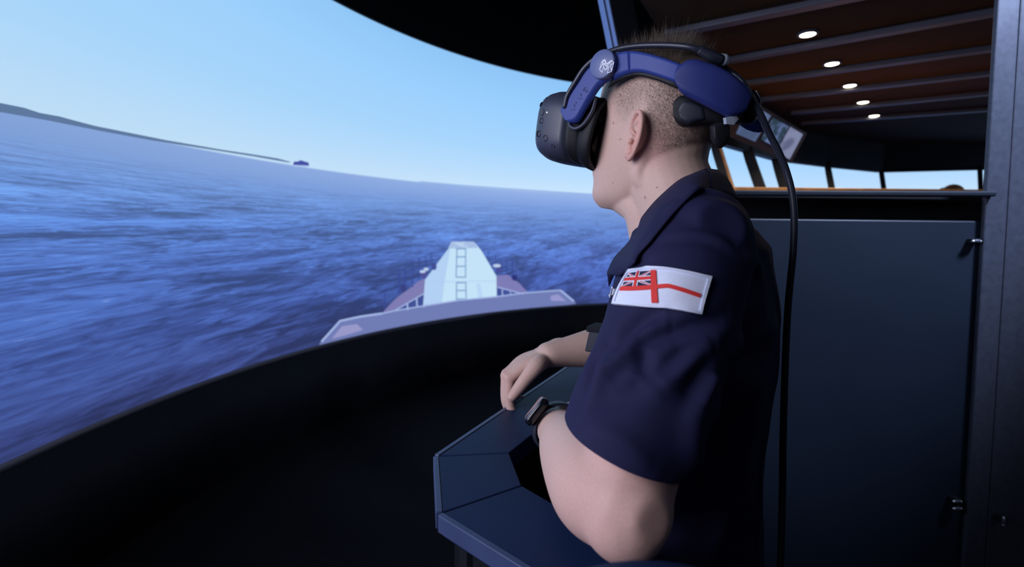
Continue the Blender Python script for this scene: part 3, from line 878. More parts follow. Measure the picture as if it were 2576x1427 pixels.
def hand(W_, d, across, dn, curl, thumb, size=1.0, bridge=True):
    """W_ wrist, d wrist-to-knuckle direction, across towards the thumb, dn towards the palm."""
    K = []
    parts = []
    pal = []
    for i in range(4):
        s = (1.4 - i) * .0205 * size
        L = (.092, .094, .089, .081)[i] * size
        k = W_ + d * L + across * s + dn * (.004 + .003 * abs(i - 1.2))
        K.append(k)
        pal.append(tube([W_ + d * .004 + across * s * .75, W_ + d * .045 * size + across * s * .9 - dn * .002, k], [(.0125, .0125), (.0135, .0130), (.0112, .0112)], 14, 12))
    parts += pal
    for i in range(4):
        pts = [K[i]]
        a = 0.0
        base = d
        for ln, c in zip(((.043, .026, .021), (.047, .030, .022), (.044, .028, .022), (.034, .021, .020))[i], curl[i]):
            a += c
            pts.append(pts[-1] + (d * cos(a) + dn * sin(a)) * ln * size)
        # soften: keep knuckles as control points
        parts.append(finger(pts, [.0105, .0098, .0088, .0072]))
        parts.append(ball(pts[0] - dn * .001, .0112)); parts.append(ball(pts[1], .0096)); parts.append(ball(pts[2], .0086))
    tb = [W_ + d * .012 + across * .020 + dn * .006] + thumb
    parts.append(finger(tb, [.0160, .0160, .0135, .0120, .0092]))
    if bridge: parts.append(tube([W_ - d * .03, W_ - d * .008, W_ + d * .03], [(.027, .022), (.029, .021), (.030, .017)], 14, 16, up=dn))
    parts.append(tube([W_ + d * .010 + dn * .010, W_ + d * .05 + dn * .016 + across * .006, W_ + d * .080 + dn * .010], [.016, .016, .012], 12, 12))
    return parts, K
# right hand: lies over the console edge, thumb side to the camera
k1 = B(1262, 946, .978)
rd = (k1 - RW); rd = rd / np.linalg.norm(rd)
rac = np.array([0.03, -1.0, 0.06]); rac -= rd * (rac @ rd); rac /= np.linalg.norm(rac)
rdn = np.cross(rac, rd); rdn /= np.linalg.norm(rdn)
if rdn[2] > 0: rdn = -rdn
Wc = RW + rac * -.012
th_pts = [B(1352, 920, .955), B(1325, 951, .943), B(1307, 974, .940), B(1288, 999, .940)]
RH, RK = hand(Wc, rd, rac, rdn, [(1.18, .38, .5), (1.18, .45, .5), (1.2, .5, .5), (1.25, .6, .55)], th_pts)
# left hand: curled, behind the wrist, mostly hidden by the sleeve
ld = B(1462, 1075, .785) - LW; ld /= np.linalg.norm(ld)
lac = np.array([.35, .0, 1.0]); lac -= ld * (lac @ ld); lac /= np.linalg.norm(lac)
ldn = np.cross(ld, lac); 
if ldn[0] < 0: ldn = -ldn
lth = [LW + ld * .040 + lac * .034 + ldn * .012, LW + ld * .062 + lac * .036 + ldn * .022, LW + ld * .080 + lac * .030 + ldn * .030, LW + ld * .094 + lac * .022 + ldn * .034]
LH, LK = hand(LW, ld, lac, ldn, [(.7, 1.0, .6)] * 4, lth, .92, False)
arms_smooth = me_part(remesh(arm(LS, LE, LW, 1) + arm(RS, RE, RW, -1), 0.0032, 22, 0.5))
arms_me = remesh([arms_smooth] + RH + LH + [
    tube([T(0, 0, 1.36), T(.01, 0, 1.2), T(.02, 0, 1.0), T(.01, 0, .86)], [(.085, .045), (.105, .066), (.10, .068), (.115, .078)], 24, 24, up=t_f),
    tube([LS, T(0, 0, 1.36), RS], [.040, .055, .040], 20, 16),
    tube([T(.01, .09, .88), T(.015, .095, .48), T(-.01, .095, .10)], [.07, .05, .036], 20, 16),
    tube([T(.01, -.09, .88), T(.015, -.095, .48), T(-.01, -.095, .10)], [.07, .05, .036], 20, 16)], 0.0021, 8, 0.5)

# ---- one body mesh with skin tone stored per point
bm = bmesh.new(); bm.from_mesh(head_me); bm.from_mesh(arms_me)
body_me = bpy.data.meshes.new('body'); bm.to_mesh(body_me); bm.free()
head_bvh = bvh_of(head_me)
V, Nn = me_arrays(body_me)
loc = to_local(V)
f_, l_, u_ = loc.T
skin = np.array([0.66, 0.455, 0.385]); C_ = np.tile(skin, (len(V), 1))
def tintmix(C, w, col): return C * (1 - w[:, None]) + np.array(col) * w[:, None]
inhead = (u_ > -.16) & (np.abs(f_) < .15) & (np.abs(l_) < .12)
def sm(x, a, b): t = np.clip((x - a) / (b - a), 0, 1); return t * t * (3 - 2 * t)
def hair_amount(f, u):
    """How dense the cropped hair is, 0..1, from a head point's fore-aft place and height."""
    line_low = np.interp(f, [-.12, -.08, -.05, -.030, -.012, .012, .030, .045, .062, .075], [-.072, -.066, -.050, -.008, .030, .004, .012, .034, .046, .075])
    a = sm(u, line_low, line_low + .050)
    front = sm(.088 - f, 0, .02)
    return a * front
hw = np.where(inhead, hair_amount(f_, u_), 0)
ear_zone = inhead & (np.abs(l_) > .0705 + np.clip(.0, 0, 1)) & (f_ < .012) & (f_ > -.045) & (np.abs(u_) < .040)
earw = np.where(ear_zone & (np.abs(l_) > np.interp(u_, hs_d[:, 0], hs_d[:, 3]) * 1.035 - .0005), 1.0, 0)
hw = hw * (1 - earw)
C_ = tintmix(C_, hw * .42, (.20, .15, .115))
top = np.where(inhead, sm(u_, .080, .110), 0)
C_ = tintmix(C_, top * .6, (.05, .036, .028))
C_ = tintmix(C_, earw * .45, (.66, .30, .25))
def spot(P, r, w, col):
    global C_
    d = np.linalg.norm(V - np.array(P), axis=1)
    C_ = tintmix(C_, w * np.exp(-(d / r) ** 2), col)
spot(H(-.035, .07, -.012), .028, .40, (.66, .30, .25))      # behind the ear
spot(H(.07, .05, -.005), .025, .22, (.68, .36, .30))        # cheek
spot(LE, .075, .45, (.56, .27, .27))                        # elbow
spot(LE + (LS - LE) * .15, .05, .3, (.60, .33, .30))
for k in RK: spot(k, .016, .25, (.66, .33, .28))
spot(th_pts[-1], .02, .35, (.66, .33, .28)); spot(th_pts[1], .03, .2, (.66, .33, .28))
for (x, y, r) in ((1623, 497, .0017), (1562, 350, .0011), (1558, 352, .0009), (1543, 310, .0014), (1638, 374, .0012), (1542, 460, .0010), (1653, 472, .0012), (1504, 413, .0012)):
    P, _ = on_surface(head_bvh, x, y, 0)
    spot(P, r, .85, (.16, .07, .05))
mouth = inhead & (np.abs(u_ + .0455) < .011) & (np.abs(l_) < .026) & (f_ > .07)
C_ = tintmix(C_, mouth * .55, (.55, .20, .18))
ca = body_me.color_attributes.new('tint', 'FLOAT_COLOR', 'POINT')
ca.data.foreach_set('color', np.c_[C_, np.ones(len(C_))].astype(np.float32).ravel())
person = empty('person', T(0, 0, 0), 'young man in navy short-sleeved shirt wearing a headset and leaning on the console', 'person')
body = link('body', body_me, M_SKIN, person)

# eyes and brows, under the visor
for s in (1, -1):
    obj('eye', *ball(H(.072, s * .031, .036), .0118), mat('eye_white', (.7, .7, .7), .2), person)
    br = [H(np.interp(abs(l), [.012, .05], [.0935, .078]) + .003, s * l, .056 + .004 * sin((l - .012) * 60)) for l in np.linspace(.012, .05, 6)]
    obj('eyebrow', *tube(br, [.002, .003, .003, .003, .0025, .0015], 14, 8), M_HAIR, person)
# nails on the visible thumb
d = th_pts[3] - th_pts[2]; d /= np.linalg.norm(d)
side = np.cross(d, B(1300, 990, .9) - EYE); side /= np.linalg.norm(side)
toc = EYE - th_pts[3]; toc -= d * (toc @ d); toc /= np.linalg.norm(toc)
nz_ = toc * .8 + np.array([-.5, 0, .2]); nz_ -= d * (nz_ @ d); nz_ /= np.linalg.norm(nz_)
obj('thumbnail', *ball(th_pts[3] + nz_ * .0066 - d * .001, (.0065, .0055, .0018), basis=[d, np.cross(nz_, d), nz_]), mat('nail', (.70, .46, .42), .3), person)

# ---- hair: short strands, cropped at the sides, longer and tousled on top
def hair_strands(n, zone, length, width, material, name, rnd, lean):
    Vv, Ff = [], []
    made = 0
    for _ in range(n * 6):
        if made >= n: break
        u = rng.uniform(-.075, .1362); th = rng.uniform(0, 2 * pi)
        f, l = head_point(np.array([u]), np.array([th])); f, l = float(f[0]), float(l[0])
        if not zone(f, l, u): continue
        P = H(f, l, u)
        e = 1e-3
        f2, l2 = head_point(np.array([u]), np.array([th + .02])); f3, l3 = head_point(np.array([min(u + .002, .1364)]), np.array([th]))
        a = np.array([float(f2[0]) - f, float(l2[0]) - l, 0]); b = np.array([float(f3[0]) - f, float(l3[0]) - l, .002])
        nl = np.cross(a, b); nn = np.linalg.norm(nl)
        if nn < 1e-12: continue
        nl /= nn
        if nl @ np.array([f + .01, l, u - .03]) < 0: nl = -nl
        dl = lean(f, l, u)
        g = nl * dl[0] + np.array(dl[1]) + rng.normal(0, rnd, 3)
        g /= np.linalg.norm(g)
        gw = h_f * g[0] + h_lf * g[1] + h_u * g[2]
        nw = h_f * nl[0] + h_lf * nl[1] + h_u * nl[2]
        L = length(f, l, u)
        s = np.cross(gw, nw); 
        if np.linalg.norm(s) < 1e-6: continue
        s /= np.linalg.norm(s)
        w = width * rng.uniform(.7, 1.2)
        root = P - nw * .0006
        k = len(Vv)
        bend = h_u * rng.uniform(-.25, .1) * L
        segs = 3 if L > .012 else 1
        prev = None
        for q in range(segs):
            t = q / segs
            p = root + gw * L * t + bend * t * t
            ww = w * (1 - t * .7)
            Vv += [p - s * ww, p + s * ww, p + nw * ww * 1.2]
        Vv.append(root + gw * L + bend)
        for q in range(segs - 1):
            i0 = k + q * 3
            for j in range(3): Ff.append((i0 + j, i0 + (j + 1) % 3, i0 + 3 + (j + 1) % 3, i0 + 3 + j))
        i0 = k + (segs - 1) * 3; tip = k + segs * 3
        for j in range(3): Ff.append((i0 + j, i0 + (j + 1) % 3, tip))
        made += 1
    o = obj(name, Vv, Ff, material, person, smooth=True)
    o['kind'] = 'stuff'
    return o
def zone_side(f, l, u):
    return u < .105 and rng.random() < float(hair_amount(np.array(f), np.array(u))) and not (f < .008 and f > -.030 and abs(u) < .034 and u < .03)
hair_strands(40000, zone_side, lambda f, l, u: 0.0018 + .0034 * max(0, u) / .1 + rng.uniform(0, .0012), .00012, M_BUZZ, 'cropped_side_hair', .18, lambda f, l, u: (.28, (-.55, 0, -.75)))
hair_strands(5200, lambda f, l, u: u > .085 and -.050 < f < .080, lambda f, l, u: (.026 + .020 * rng.random()) * (1 if u > .112 else .5), .00020, M_HAIR, 'top_hair', .30, lambda f, l, u: (1.0, (-.35, 0, .35)))
hair_strands(170, lambda f, l, u: u > .126 and f < .02 and f > -.06, lambda f, l, u: .040 + .024 * rng.random(), .00016, M_HAIR, 'stray_hair_tuft', .22, lambda f, l, u: (.8, (-.25, 0, .6)))

# ---- clothes
torso_rows = []
TS = [(1.425, .052, .060, .060), (1.405, .008, .082, .114), (1.38, .000, .094, .170), (1.34, .003, .103, .199), (1.28, .004, .113, .206), (1.20, .012, .119, .203), (1.10, .024, .120, .196), (1.0, .032, .128, .192), (.90, .028, .130, .192), (.80, .020, .128, .190)]
tz = np.array([r[0] for r in TS])
for z, off, a, b in TS:
    ring = []
    for w in np.linspace(0, 2 * pi, 48, endpoint=False):
        c, s = cos(w), sin(w)
        f = off + a * np.sign(c) * abs(c) ** (2 / 2.05); l = b * np.sign(s) * abs(s) ** (2 / 2.05)
        zz = z - (.030 * (abs(l) / .2) ** 2 if z > 1.3 else 0)
        ring.append(T(f, l, zz))
    torso_rows.append(ring)
torso = loft(torso_rows)
hem_pts = [B(1437, 1068, .49), B(1700, 1235, .425), B(1560, 1030, .60)]
hn = np.cross(hem_pts[1] - hem_pts[0], hem_pts[2] - hem_pts[0]); hn /= np.linalg.norm(hn)
if hn @ (LE - LS) < 0: hn = -hn
hc = hem_pts[0]
axis = (LE - LS) / np.linalg.norm(LE - LS)
def on_hem(base): return base + axis * (((hc - base) @ hn) / (axis @ hn))
hem_c = on_hem(LS)
fwd_l = np.array([-.92, .38, 0])
sl = [LS + t_l * -.035 + np.array([0, 0, .022]), LS + axis * .05, LS + axis * .13 + fwd_l * .004, LS + axis * .20 + fwd_l * .010, LS + axis * .27 + fwd_l * .016, LS + axis * .33 + fwd_l * .018]
sleeveL = tube(sl, [(.060, .060), (.066, .067), (.066, .068), (.065, .067), (.065, .065), (.065, .065)], 36, 36, up=fwd_l)
axR = (RE - RS) / np.linalg.norm(RE - RS)
sleeveR = tube([RS + np.array([-.03, -.03, .02]), RS + axR * .06, RS + axR * .14, RS + axR * .22, RS + axR * .27], [.060, .070, .074, .076, .077], 24, 24)
shoulderL = tube([T(-.010, .05, 1.380), T(-.010, .12, 1.375), LS + np.array([.012, .006, 0]) + np.array([0, 0, .012])], [.055, .058, .060], 16, 20)
trap = tube([T(.0, .0, 1.40), T(.0, .09, 1.375)], [.060, .055], 10, 20)
shirt_me = remesh([torso, sleeveL, sleeveR, shoulderL, trap], 0.0036, 10, 0.5)
# folds pressed into the cloth
shirt_bvh = bvh_of(shirt_me)
def c4(P): return [(1450 + x / 2.853, 560 + y / 2.853) for x, y in P]
folds = [  # picture path on the cloth, height (m), width (m)
    (c4([(620, 110), (760, 88), (900, 95), (1050, 140), (1120, 200)]), .0035, .007), (c4([(620, 140), (760, 118), (900, 125), (1040, 170)]), -.003, .008),
    (c4([(660, 672), (520, 690), (400, 760), (310, 850), (250, 940)]), -.010, .011), (c4([(690, 715), (540, 745), (440, 810), (340, 930)]), .006, .010),
    (c4([(1085, 665), (1000, 720), (900, 745), (650, 800), (480, 850), (460, 930)]), -.008, .010), (c4([(1100, 720), (1010, 775), (900, 800), (700, 850)]), .006, .010),
    (c4([(980, 880), (880, 930), (800, 1000), (700, 1090), (590, 1190)]), .008, .009), (c4([(930, 860), (800, 940), (690, 1040), (600, 1120)]), -.006, .010),
    (c4([(975, 1060), (960, 1120), (890, 1240), (820, 1365)]), .008, .009), (c4([(920, 1050), (860, 1180), (790, 1300)]), -.006, .010),
    (c4([(380, 860), (300, 980), (210, 1050), (130, 1180), (70, 1330)]), .006, .010), (c4([(230, 800), (200, 900), (130, 1000), (95, 1150), (70, 1250)]), -.006, .008),
    (c4([(470, 880), (480, 1000), (450, 1100)]), -.006, .010), (c4([(360, 930), (330, 1040), (220, 1140)]), -.004, .009),
    (c4([(1180, 230), (1280, 300), (1330, 420)]), .005, .012), (c4([(1350, 560), (1300, 700), (1200, 820), (1060, 960)]), .007, .014), (c4([(1400, 850), (1300, 960), (1150, 1050)]), -.006, .013),
    (c4([(1380, 1050), (1250, 1180), (1100, 1290), (960, 1370)]), .007, .014), (c4([(560, 250), (480, 310), (400, 380)]), -.004, .008),
    ([(1760, 1020), (1740, 1100), (1760, 1200)], .006, .014), ([(1850, 1000), (1790, 1120), (1770, 1260)], -.006, .014), ([(1900, 1150), (1840, 1240), (1800, 1380)], .006, .015),
    ([(1480, 1010), (1560, 1000), (1620, 960)], -.004, .012), ([(1470, 1075), (1560, 1110), (1650, 1180)], .003, .010),
]
V, Nn = me_arrays(shirt_me)
disp = np.zeros(len(V))
from mathutils.kdtree import KDTree
for path, hgt, wid in folds:
    pts = []
    S_ = spline(path, 26)
    for q in S_:
        P, _ = on_surface(shirt_bvh, q[0], q[1], 0, .35, 1.0)
        pts.append(P)
    pts = np.array(pts)
    near = np.where(np.min(np.linalg.norm(V[:, None, :] - pts[None, ::6, :], axis=2), axis=1) < wid * 3 + .035)[0]
    if not len(near): continue
    best = np.full(len(near), 9.0); tt = np.zeros(len(near))
    for i in range(len(pts) - 1):
        a, b = pts[i], pts[i + 1]
        ab = b - a; L2 = ab @ ab + 1e-12
        t = np.clip((V[near] - a) @ ab / L2, 0, 1)
        dd = np.linalg.norm(V[near] - a - t[:, None] * ab, axis=1)
        up_ = dd < best
        best[up_] = dd[up_]; tt[up_] = ((i + t) / (len(pts) - 1))[up_]
    disp[near] += 1.25 * hgt * np.exp(-(best / wid) ** 2) * np.sin(np.clip(tt, .03, .97) * pi) ** .5
disp += .0014 * np.sin(V @ np.array([31., 47., 23.])) * np.sin(V @ np.array([-41., 21., 37.]) + 1.3)
V2 = V + Nn * disp[:, None]
shirt_me.vertices.foreach_set('co', V2.ravel())
shirt_me.update()
# cut the sleeve ends, the neck and the waist
bisect_keep(shirt_me, hc, hn, near=hem_c + t_l * .022 + hn * .02, radius=.102)
hemR = RS + axR * .24
bisect_keep(shirt_me, hemR, axR, near=hemR, radius=.11)
neck_c = T(.055, 0, 1.412); neck_n = t_f * .45 + np.array([0, 0, .9]); neck_n /= np.linalg.norm(neck_n)
bisect_keep(shirt_me, neck_c, neck_n)
bisect_keep(shirt_me, (0, 0, .83), (0, 0, -1))
def keep_largest(me):
    bm = bmesh.new(); bm.from_mesh(me); seen = set(); isl = []
    for v in bm.verts:
        if v in seen: continue
        st = [v]; seen.add(v); g = []
        while st:
            q = st.pop(); g.append(q)
            for e in q.link_edges:
                w_ = e.other_vert(q)
                if w_ not in seen: seen.add(w_); st.append(w_)
        isl.append(g)
    isl.sort(key=len)
    for g in isl[:-1]: bmesh.ops.delete(bm, geom=g, context='VERTS')
    bm.to_mesh(me); bm.free()
keep_largest(shirt_me)
shirt = link('shirt', shirt_me, M_SHIRT, person)
sd = shirt.modifiers.new('thickness', 'SOLIDIFY'); sd.thickness = .003; sd.offset = -1
shirt_bvh = bvh_of(shirt_me)
# collar: fold line round the neck, leaf lying on the shoulder
neck_line = [(1767, 434), (1738, 446), (1704, 463), (1657, 508), (1628, 545), (1604, 579), (1575, 618), (1545, 652), (1527, 688)]
leaf_line = [(1786, 474), (1762, 486), (1741, 500), (1700, 540), (1668, 580), (1640, 616), (1617, 642), (1590, 668), (1562, 694)]
def neck_pt(q):
    return on_surface(head_bvh, q[0], q[1], .008, .6, .85)[0]
Nl, Ll = [], []
for i, (a, b) in enumerate(zip(neck_line, leaf_line)):
    pb, nb = on_surface(shirt_bvh, b[0], b[1], .0045, .55, .9)
    if i < 5: pa = neck_pt(a)
    else:
        dd = [.735, .752, .765, .775][i - 5]
        pa = B(a[0], a[1], dd)
        h_, n_h, _, _ = shirt_bvh.ray_cast(Vector(EYE), Vector(ray(*a)).normalized(), 2.0)
        if h_ is not None:
            dh_ = (np.array(h_) - EYE) @ _F
            if dh_ < dd + .012: pa = B(a[0], a[1], dh_ - .012)
        if i >= 7:
            pb = B(b[0], b[1], dd - .03)
            h_, n_h, _, _ = shirt_bvh.ray_cast(Vector(EYE), Vector(ray(*b)).normalized(), 2.0)
            if h_ is not None and (np.array(h_) - EYE) @ _F < dd - .02: pb = B(b[0], b[1], (np.array(h_) - EYE) @ _F - .010)
    Nl.append(pa); Ll.append(pb)
Nl, Ll = spline(Nl, 40), spline(Ll, 40)
mid = np.array([HC[0], HC[1], 0]) * 0 + np.array([.262, .738, 0])
def mirror(P):
    D = P - mid; k = D @ t_l
    return P - t_l * 2 * k
def collar(Na, La, name):
    rows = []
    for a, b in zip(Na, La):
        n = np.cross(Na[-1] - Na[0], b - a); n /= np.linalg.norm(n)
        o = (a + b) / 2 - (np.array([.262, .738, 1.36])); o /= np.linalg.norm(o)
        rows.append([a - o * .004 - np.array([0, 0, .022]), a - o * .001 + np.array([0, 0, -.003]), a + np.array([0, 0, .0012]), a * .75 + b * .25 + o * .004, a * .45 + b * .55 + o * .004, a * .12 + b * .88 + o * .0015, b])
    s = len(rows[0])
    Vv = [v for r in rows for v in r]
    Ff = [(i * s + j, i * s + j + 1, (i + 1) * s + j + 1, (i + 1) * s + j) for i in range(len(rows) - 1) for j in range(s - 1)]
    o = obj(name, Vv, Ff, M_SHIRT, person)
    md = o.modifiers.new('t', 'SOLIDIFY'); md.thickness = .0022; md.offset = 0
    return o
collar(Nl, Ll, 'collar_leaf')
collar([mirror(p) for p in Nl], [mirror(p) for p in Ll], 'collar_leaf')
back_a = [Nl[0], (Nl[0] + mirror(Nl[0])) / 2 - t_f * .012, mirror(Nl[0])]; back_b = [Ll[0], (Ll[0] + mirror(Ll[0])) / 2 - t_f * .018, mirror(Ll[0])]
collar(spline(back_a, 14), spline(back_b, 14), 'collar_back')
# front opening of the shirt (placket) down the chest
pl = [B(1527, 690, .775), B(1531, 735, .782), B(1530, 785, .786), B(1515, 840, .79), B(1500, 880, .79)]

# trousers and shoes (below the picture)
tr = remesh([tube([T(.02, 0, .90), T(.015, 0, .80)], [(.185, .125), (.185, .125)], 10, 32, up=t_f),
             tube([T(.015, .09, .82), T(.02, .10, .48), T(-.01, .10, .075)], [(.098, .105), (.078, .08), (.065, .065)], 24, 24),
             tube([T(.015, -.09, .82), T(.02, -.10, .48), T(-.01, -.10, .075)], [(.098, .105), (.078, .08), (.065, .065)], 24, 24)], .008, 6)
link('trousers', tr, M_TROUSER, person)
for s in (1, -1):
    sh = remesh([tube([T(-.06, s * .10, .040), T(.06, s * .105, .038), T(.17, s * .12, .030)], [(.038, .036), (.046, .036), (.034, .026)], 16, 16), tube([T(-.02, s * .10, .05), T(-.015, s * .10, .12)], [.043, .045], 8, 16)], .006, 4)
    V, _ = me_arrays(sh); V[:, 2] = np.maximum(V[:, 2], 0.002); sh.vertices.foreach_set('co', V.ravel()); sh.update()
    link('boot', sh, M_SHOE, person)

# ---- ensign patch on the near sleeve
def c4b(x, y): return np.array([1500 + x / 8.05, 650 + y / 8.05])
TOPQ = [c4b(*q) for q in ((690, 268), (960, 222), (1320, 212), (1800, 282), (2330, 405))]
BOTQ = [c4b(*q) for q in ((358, 955), (740, 990), (1300, 1020), (1640, 1065), (2120, 1142))]
def patch_px(s, t):
    a = spline(TOPQ, 101)[int(round(s * 100))]; b = spline(BOTQ, 101)[int(round(s * 100))]
    return a * (1 - t) + b * t
pg = {}
NS, NT = 28, 14
TQ, BQ = spline(TOPQ, NS + 1), spline(BOTQ, NS + 1)
PP = np.zeros((NS + 1, NT + 1, 3)); PN = np.zeros_like(PP)
for i in range(NS + 1):
    for j in range(NT + 1):
        q = TQ[i] * (1 - j / NT) + BQ[i] * (j / NT)
        PP[i, j], PN[i, j] = on_surface(shirt_bvh, q[0], q[1], 0, .4, .75)
for _ in range(4):
    Q = PP.copy(); Q[1:-1, 1:-1] = (PP[:-2, 1:-1] + PP[2:, 1:-1] + PP[1:-1, :-2] + PP[1:-1, 2:]) / 4 * .6 + PP[1:-1, 1:-1] * .4; PP = Q
    Q = PN.copy(); Q[1:-1, 1:-1] = (PN[:-2, 1:-1] + PN[2:, 1:-1] + PN[1:-1, :-2] + PN[1:-1, 2:]) / 4; PN = Q
pn_mean = PN.mean((0, 1)); pn_mean /= np.linalg.norm(pn_mean)
def on_patch(s, t, off):
    s0, t0 = float(np.clip(s, 0, 1)), float(np.clip(t, 0, 1))
    t = t0 + np.interp(s0, [0, .2, .45, .6, .8, 1], [.075, .045, -.01, -.05, 0, .055]) * 4 * t0 * (1 - t0)
    s = s0 + .10 * (t0 - .5) * 4 * s0 * (1 - s0) * .5
    off = off + .0012 * (1 + sin(s0 * 9.0 + 1.0 + t0 * 1.5)) * 4 * t0 * (1 - t0)
    x, y = np.clip(s, 0, 1) * NS, np.clip(t, 0, 1) * NT
    i, j = min(int(x), NS - 1), min(int(y), NT - 1); a, b = x - i, y - j
    w = [((1 - a) * (1 - b), i, j), (a * (1 - b), i + 1, j), ((1 - a) * b, i, j + 1), (a * b, i + 1, j + 1)]
    P = sum(k * PP[i_, j_] for k, i_, j_ in w); n = sum(k * PN[i_, j_] for k, i_, j_ in w) + pn_mean; n /= np.linalg.norm(n)
    return P + n * off
patch_e = None
def patch_piece(name, polys, off, th, material, parent, step=.03):
    mb_V, mb_F = [], []
    for poly in polys:
        bm = bmesh.new()
        bm.faces.new([bm.verts.new((p[0], p[1] * .5, 0)) for p in poly])
        bmesh.ops.triangulate(bm, faces=bm.faces)
        for _ in range(5):
            es = [e for e in bm.edges if e.calc_length() > step]
            if not es: break
            bmesh.ops.subdivide_edges(bm, edges=es, cuts=1)
            bmesh.ops.triangulate(bm, faces=[f for f in bm.faces if len(f.verts) > 3])
        bm.verts.index_update()
        vs = [(v.co.x, v.co.y * 2) for v in bm.verts]
        n = len(vs); k = len(mb_V)
        edge = [(e.verts[0].index, e.verts[1].index) for e in bm.edges if len(e.link_faces) == 1]
        fs = [tuple(v.index for v in f.verts) for f in bm.faces]
        mb_V += [on_patch(s, t, off + th) for s, t in vs] + [on_patch(s, t, off) for s, t in vs]
        mb_F += [tuple(i + k for i in f) for f in fs] + [tuple(i + n + k for i in reversed(f)) for f in fs]
        mb_F += [(a + k, b + k, b + n + k, a + n + k) for a, b in edge]
        bm.free()
    me = mesh(mb_V, mb_F)
    b2 = bmesh.new(); b2.from_mesh(me); bmesh.ops.recalc_face_normals(b2, faces=b2.faces); b2.to_mesh(me); b2.free()
    return link(name, me, material, parent, smooth=False)
def rect(s0, s1, t0, t1, n=8):
    S_ = np.linspace(s0, s1, n); 
    return [(s, t0) for s in S_] + [(s, t1) for s in S_[::-1]]
patch = patch_piece('sleeve_patch', [rect(0, 1, 0, 1, 24)], .0015, .0022, M_WHITE, person, .04)
tag(patch, 'white ensign flag patch on sleeve')
z0 = .0037
bor = [rect(0, 1, 0, .075, 24), rect(0, 1, .925, 1, 24), rect(0, .028, .075, .925), rect(.972, 1, .075, .925)]
patch_piece('stitched_border', bor, z0, .0012, M_WHITE, patch)
cs0, cs1, ct0, ct1 = .055, .405, .105, .475           # canton
patch_piece('navy_canton', [rect(cs0, cs1, ct0, ct1)], z0, .0004, M_NAVYT, patch)
def diag(a, b, w):
    a, b = np.array(a), np.array(b); d = b - a; asp = np.array([1, .5]); dd = d * asp; n = np.array([-dd[1], dd[0]]); n /= np.linalg.norm(n); n = n / asp * w / 2
    P = [a + n, b + n, b - n, a - n]
    return [(float(np.clip(p[0], cs0, cs1)), float(np.clip(p[1], ct0, ct1))) for p in P]
cm = ((cs0 + cs1) / 2, (ct0 + ct1) / 2)
corners = [(cs0, ct0), (cs1, ct0), (cs1, ct1), (cs0, ct1)]
patch_piece('white_saltire', [diag(c, cm, .036) for c in corners], z0 + .0004, .0003, M_WHITE, patch)
def inset(c, k): return (c[0] + (cm[0] - c[0]) * k, c[1] + (cm[1] - c[1]) * k)
patch_piece('red_saltire', [diag(c, inset(c, .75), .012) for c in corners], z0 + .0007, .0003, M_RED, patch)
patch_piece('white_canton_cross', [rect(cm[0] - .031, cm[0] + .031, ct0, ct1), rect(cs0, cs1, cm[1] - .062, cm[1] + .062)], z0 + .0008, .0004, M_WHITE, patch)
patch_piece('red_canton_cross', [rect(cm[0] - .017, cm[0] + .017, ct0, ct1), rect(cs0, cs1, cm[1] - .036, cm[1] + .036)], z0 + .0012, .0005, M_RED, patch)
patch_piece('red_cross', [rect(.405, .468, .10, .90), rect(.045, .405, .47, .575), rect(.468, .945, .475, .57, 14)], z0, .0013, M_RED, patch)
# white embroidered name tape strokes at the edge of the chest
def chest(x, y): return on_surface(shirt_bvh, 1500 + x / 8.05, 650 + y / 8.05, .0015, .55, .9)
name_lines = [[(265, 780), (285, 745), (302, 792), (322, 690), (345, 600)], [(330, 612), (345, 585), (358, 610)], [(345, 750), (372, 625)], [(362, 735), (385, 640)], [(380, 715), (398, 640)], [(398, 690), (412, 640)], [(262, 760), (300, 735)]]
strokes(name_lines, chest, .0011, .0008, 'embroidered_name', M_PRINT, person)
# ================================================================== HEADSET
hs = empty('vr_headset', H(.10, 0, .02), 'dark virtual reality headset with blue side straps worn on the man\'s head', 'headset')
def Lp(x, y, lat):
    d = ray(x, y); t = ((HC + h_lf * lat - EYE) @ h_lf) / (d @ h_lf)
    return EYE + d * t
# -- visor: cross-sections along the viewing direction
def rrect(n, a, b, e):
    w = np.linspace(0, 2 * pi, n, endpoint=False)
    return np.c_[a * np.sign(np.cos(w)) * np.abs(np.cos(w)) ** (2 / e), b * np.sign(np.sin(w)) * np.abs(np.sin(w)) ** (2 / e)]
def section(f, a, b, uc, e=4.0, n=72, shift=0.0): return [H(f + shift * (abs(l) / .09) ** 2 + (.14 * max(0, .03 - u) if shift else 0), l, uc + u) for l, u in rrect(n, a, b, e)]
VF = [(.105, .0900, .0545, .0135), (.118, .0915, .0575, .0145), (.132, .0915, .0590, .0150), (.146, .0912, .0590, .0152), (.158, .0895, .0570, .0150), (.168, .0845, .0520, .0145), (.1755, .0755, .0445, .0140), (.1795, .0620, .0340, .0140), (.1805, .0300, .0160, .0140)]
rows = [section(f, a, b, c, 3.6) for f, a, b, c in VF]
vis = obj('visor_shell', *loft(rows, False), M_GREYP, hs)
md = vis.modifiers.new('t', 'SOLIDIFY'); md.thickness = .003; md.offset = -1
rows = [section(f, a, b, c, 3.6) for f, a, b, c in ((.1805, .030, .016, .014), (.1812, .001, .001, .014))]
obj('visor_front', *loft(rows, False), M_GREYP, hs)
visor_bvh = bvh_of(vis.data)
# middle body behind the seam
rows = [section(f, a, b, c, 3.4) for f, a, b, c in ((.1040, .0885, .0530, .0130), (.098, .0875, .0525, .0125), (.090, .0820, .0505, .0115), (.078, .0775, .0500, .0100))]
o = obj('visor_body', *loft(rows, False), M_FOAM, hs); md = o.modifiers.new('t', 'SOLIDIFY'); md.thickness = .004; md.offset = -1
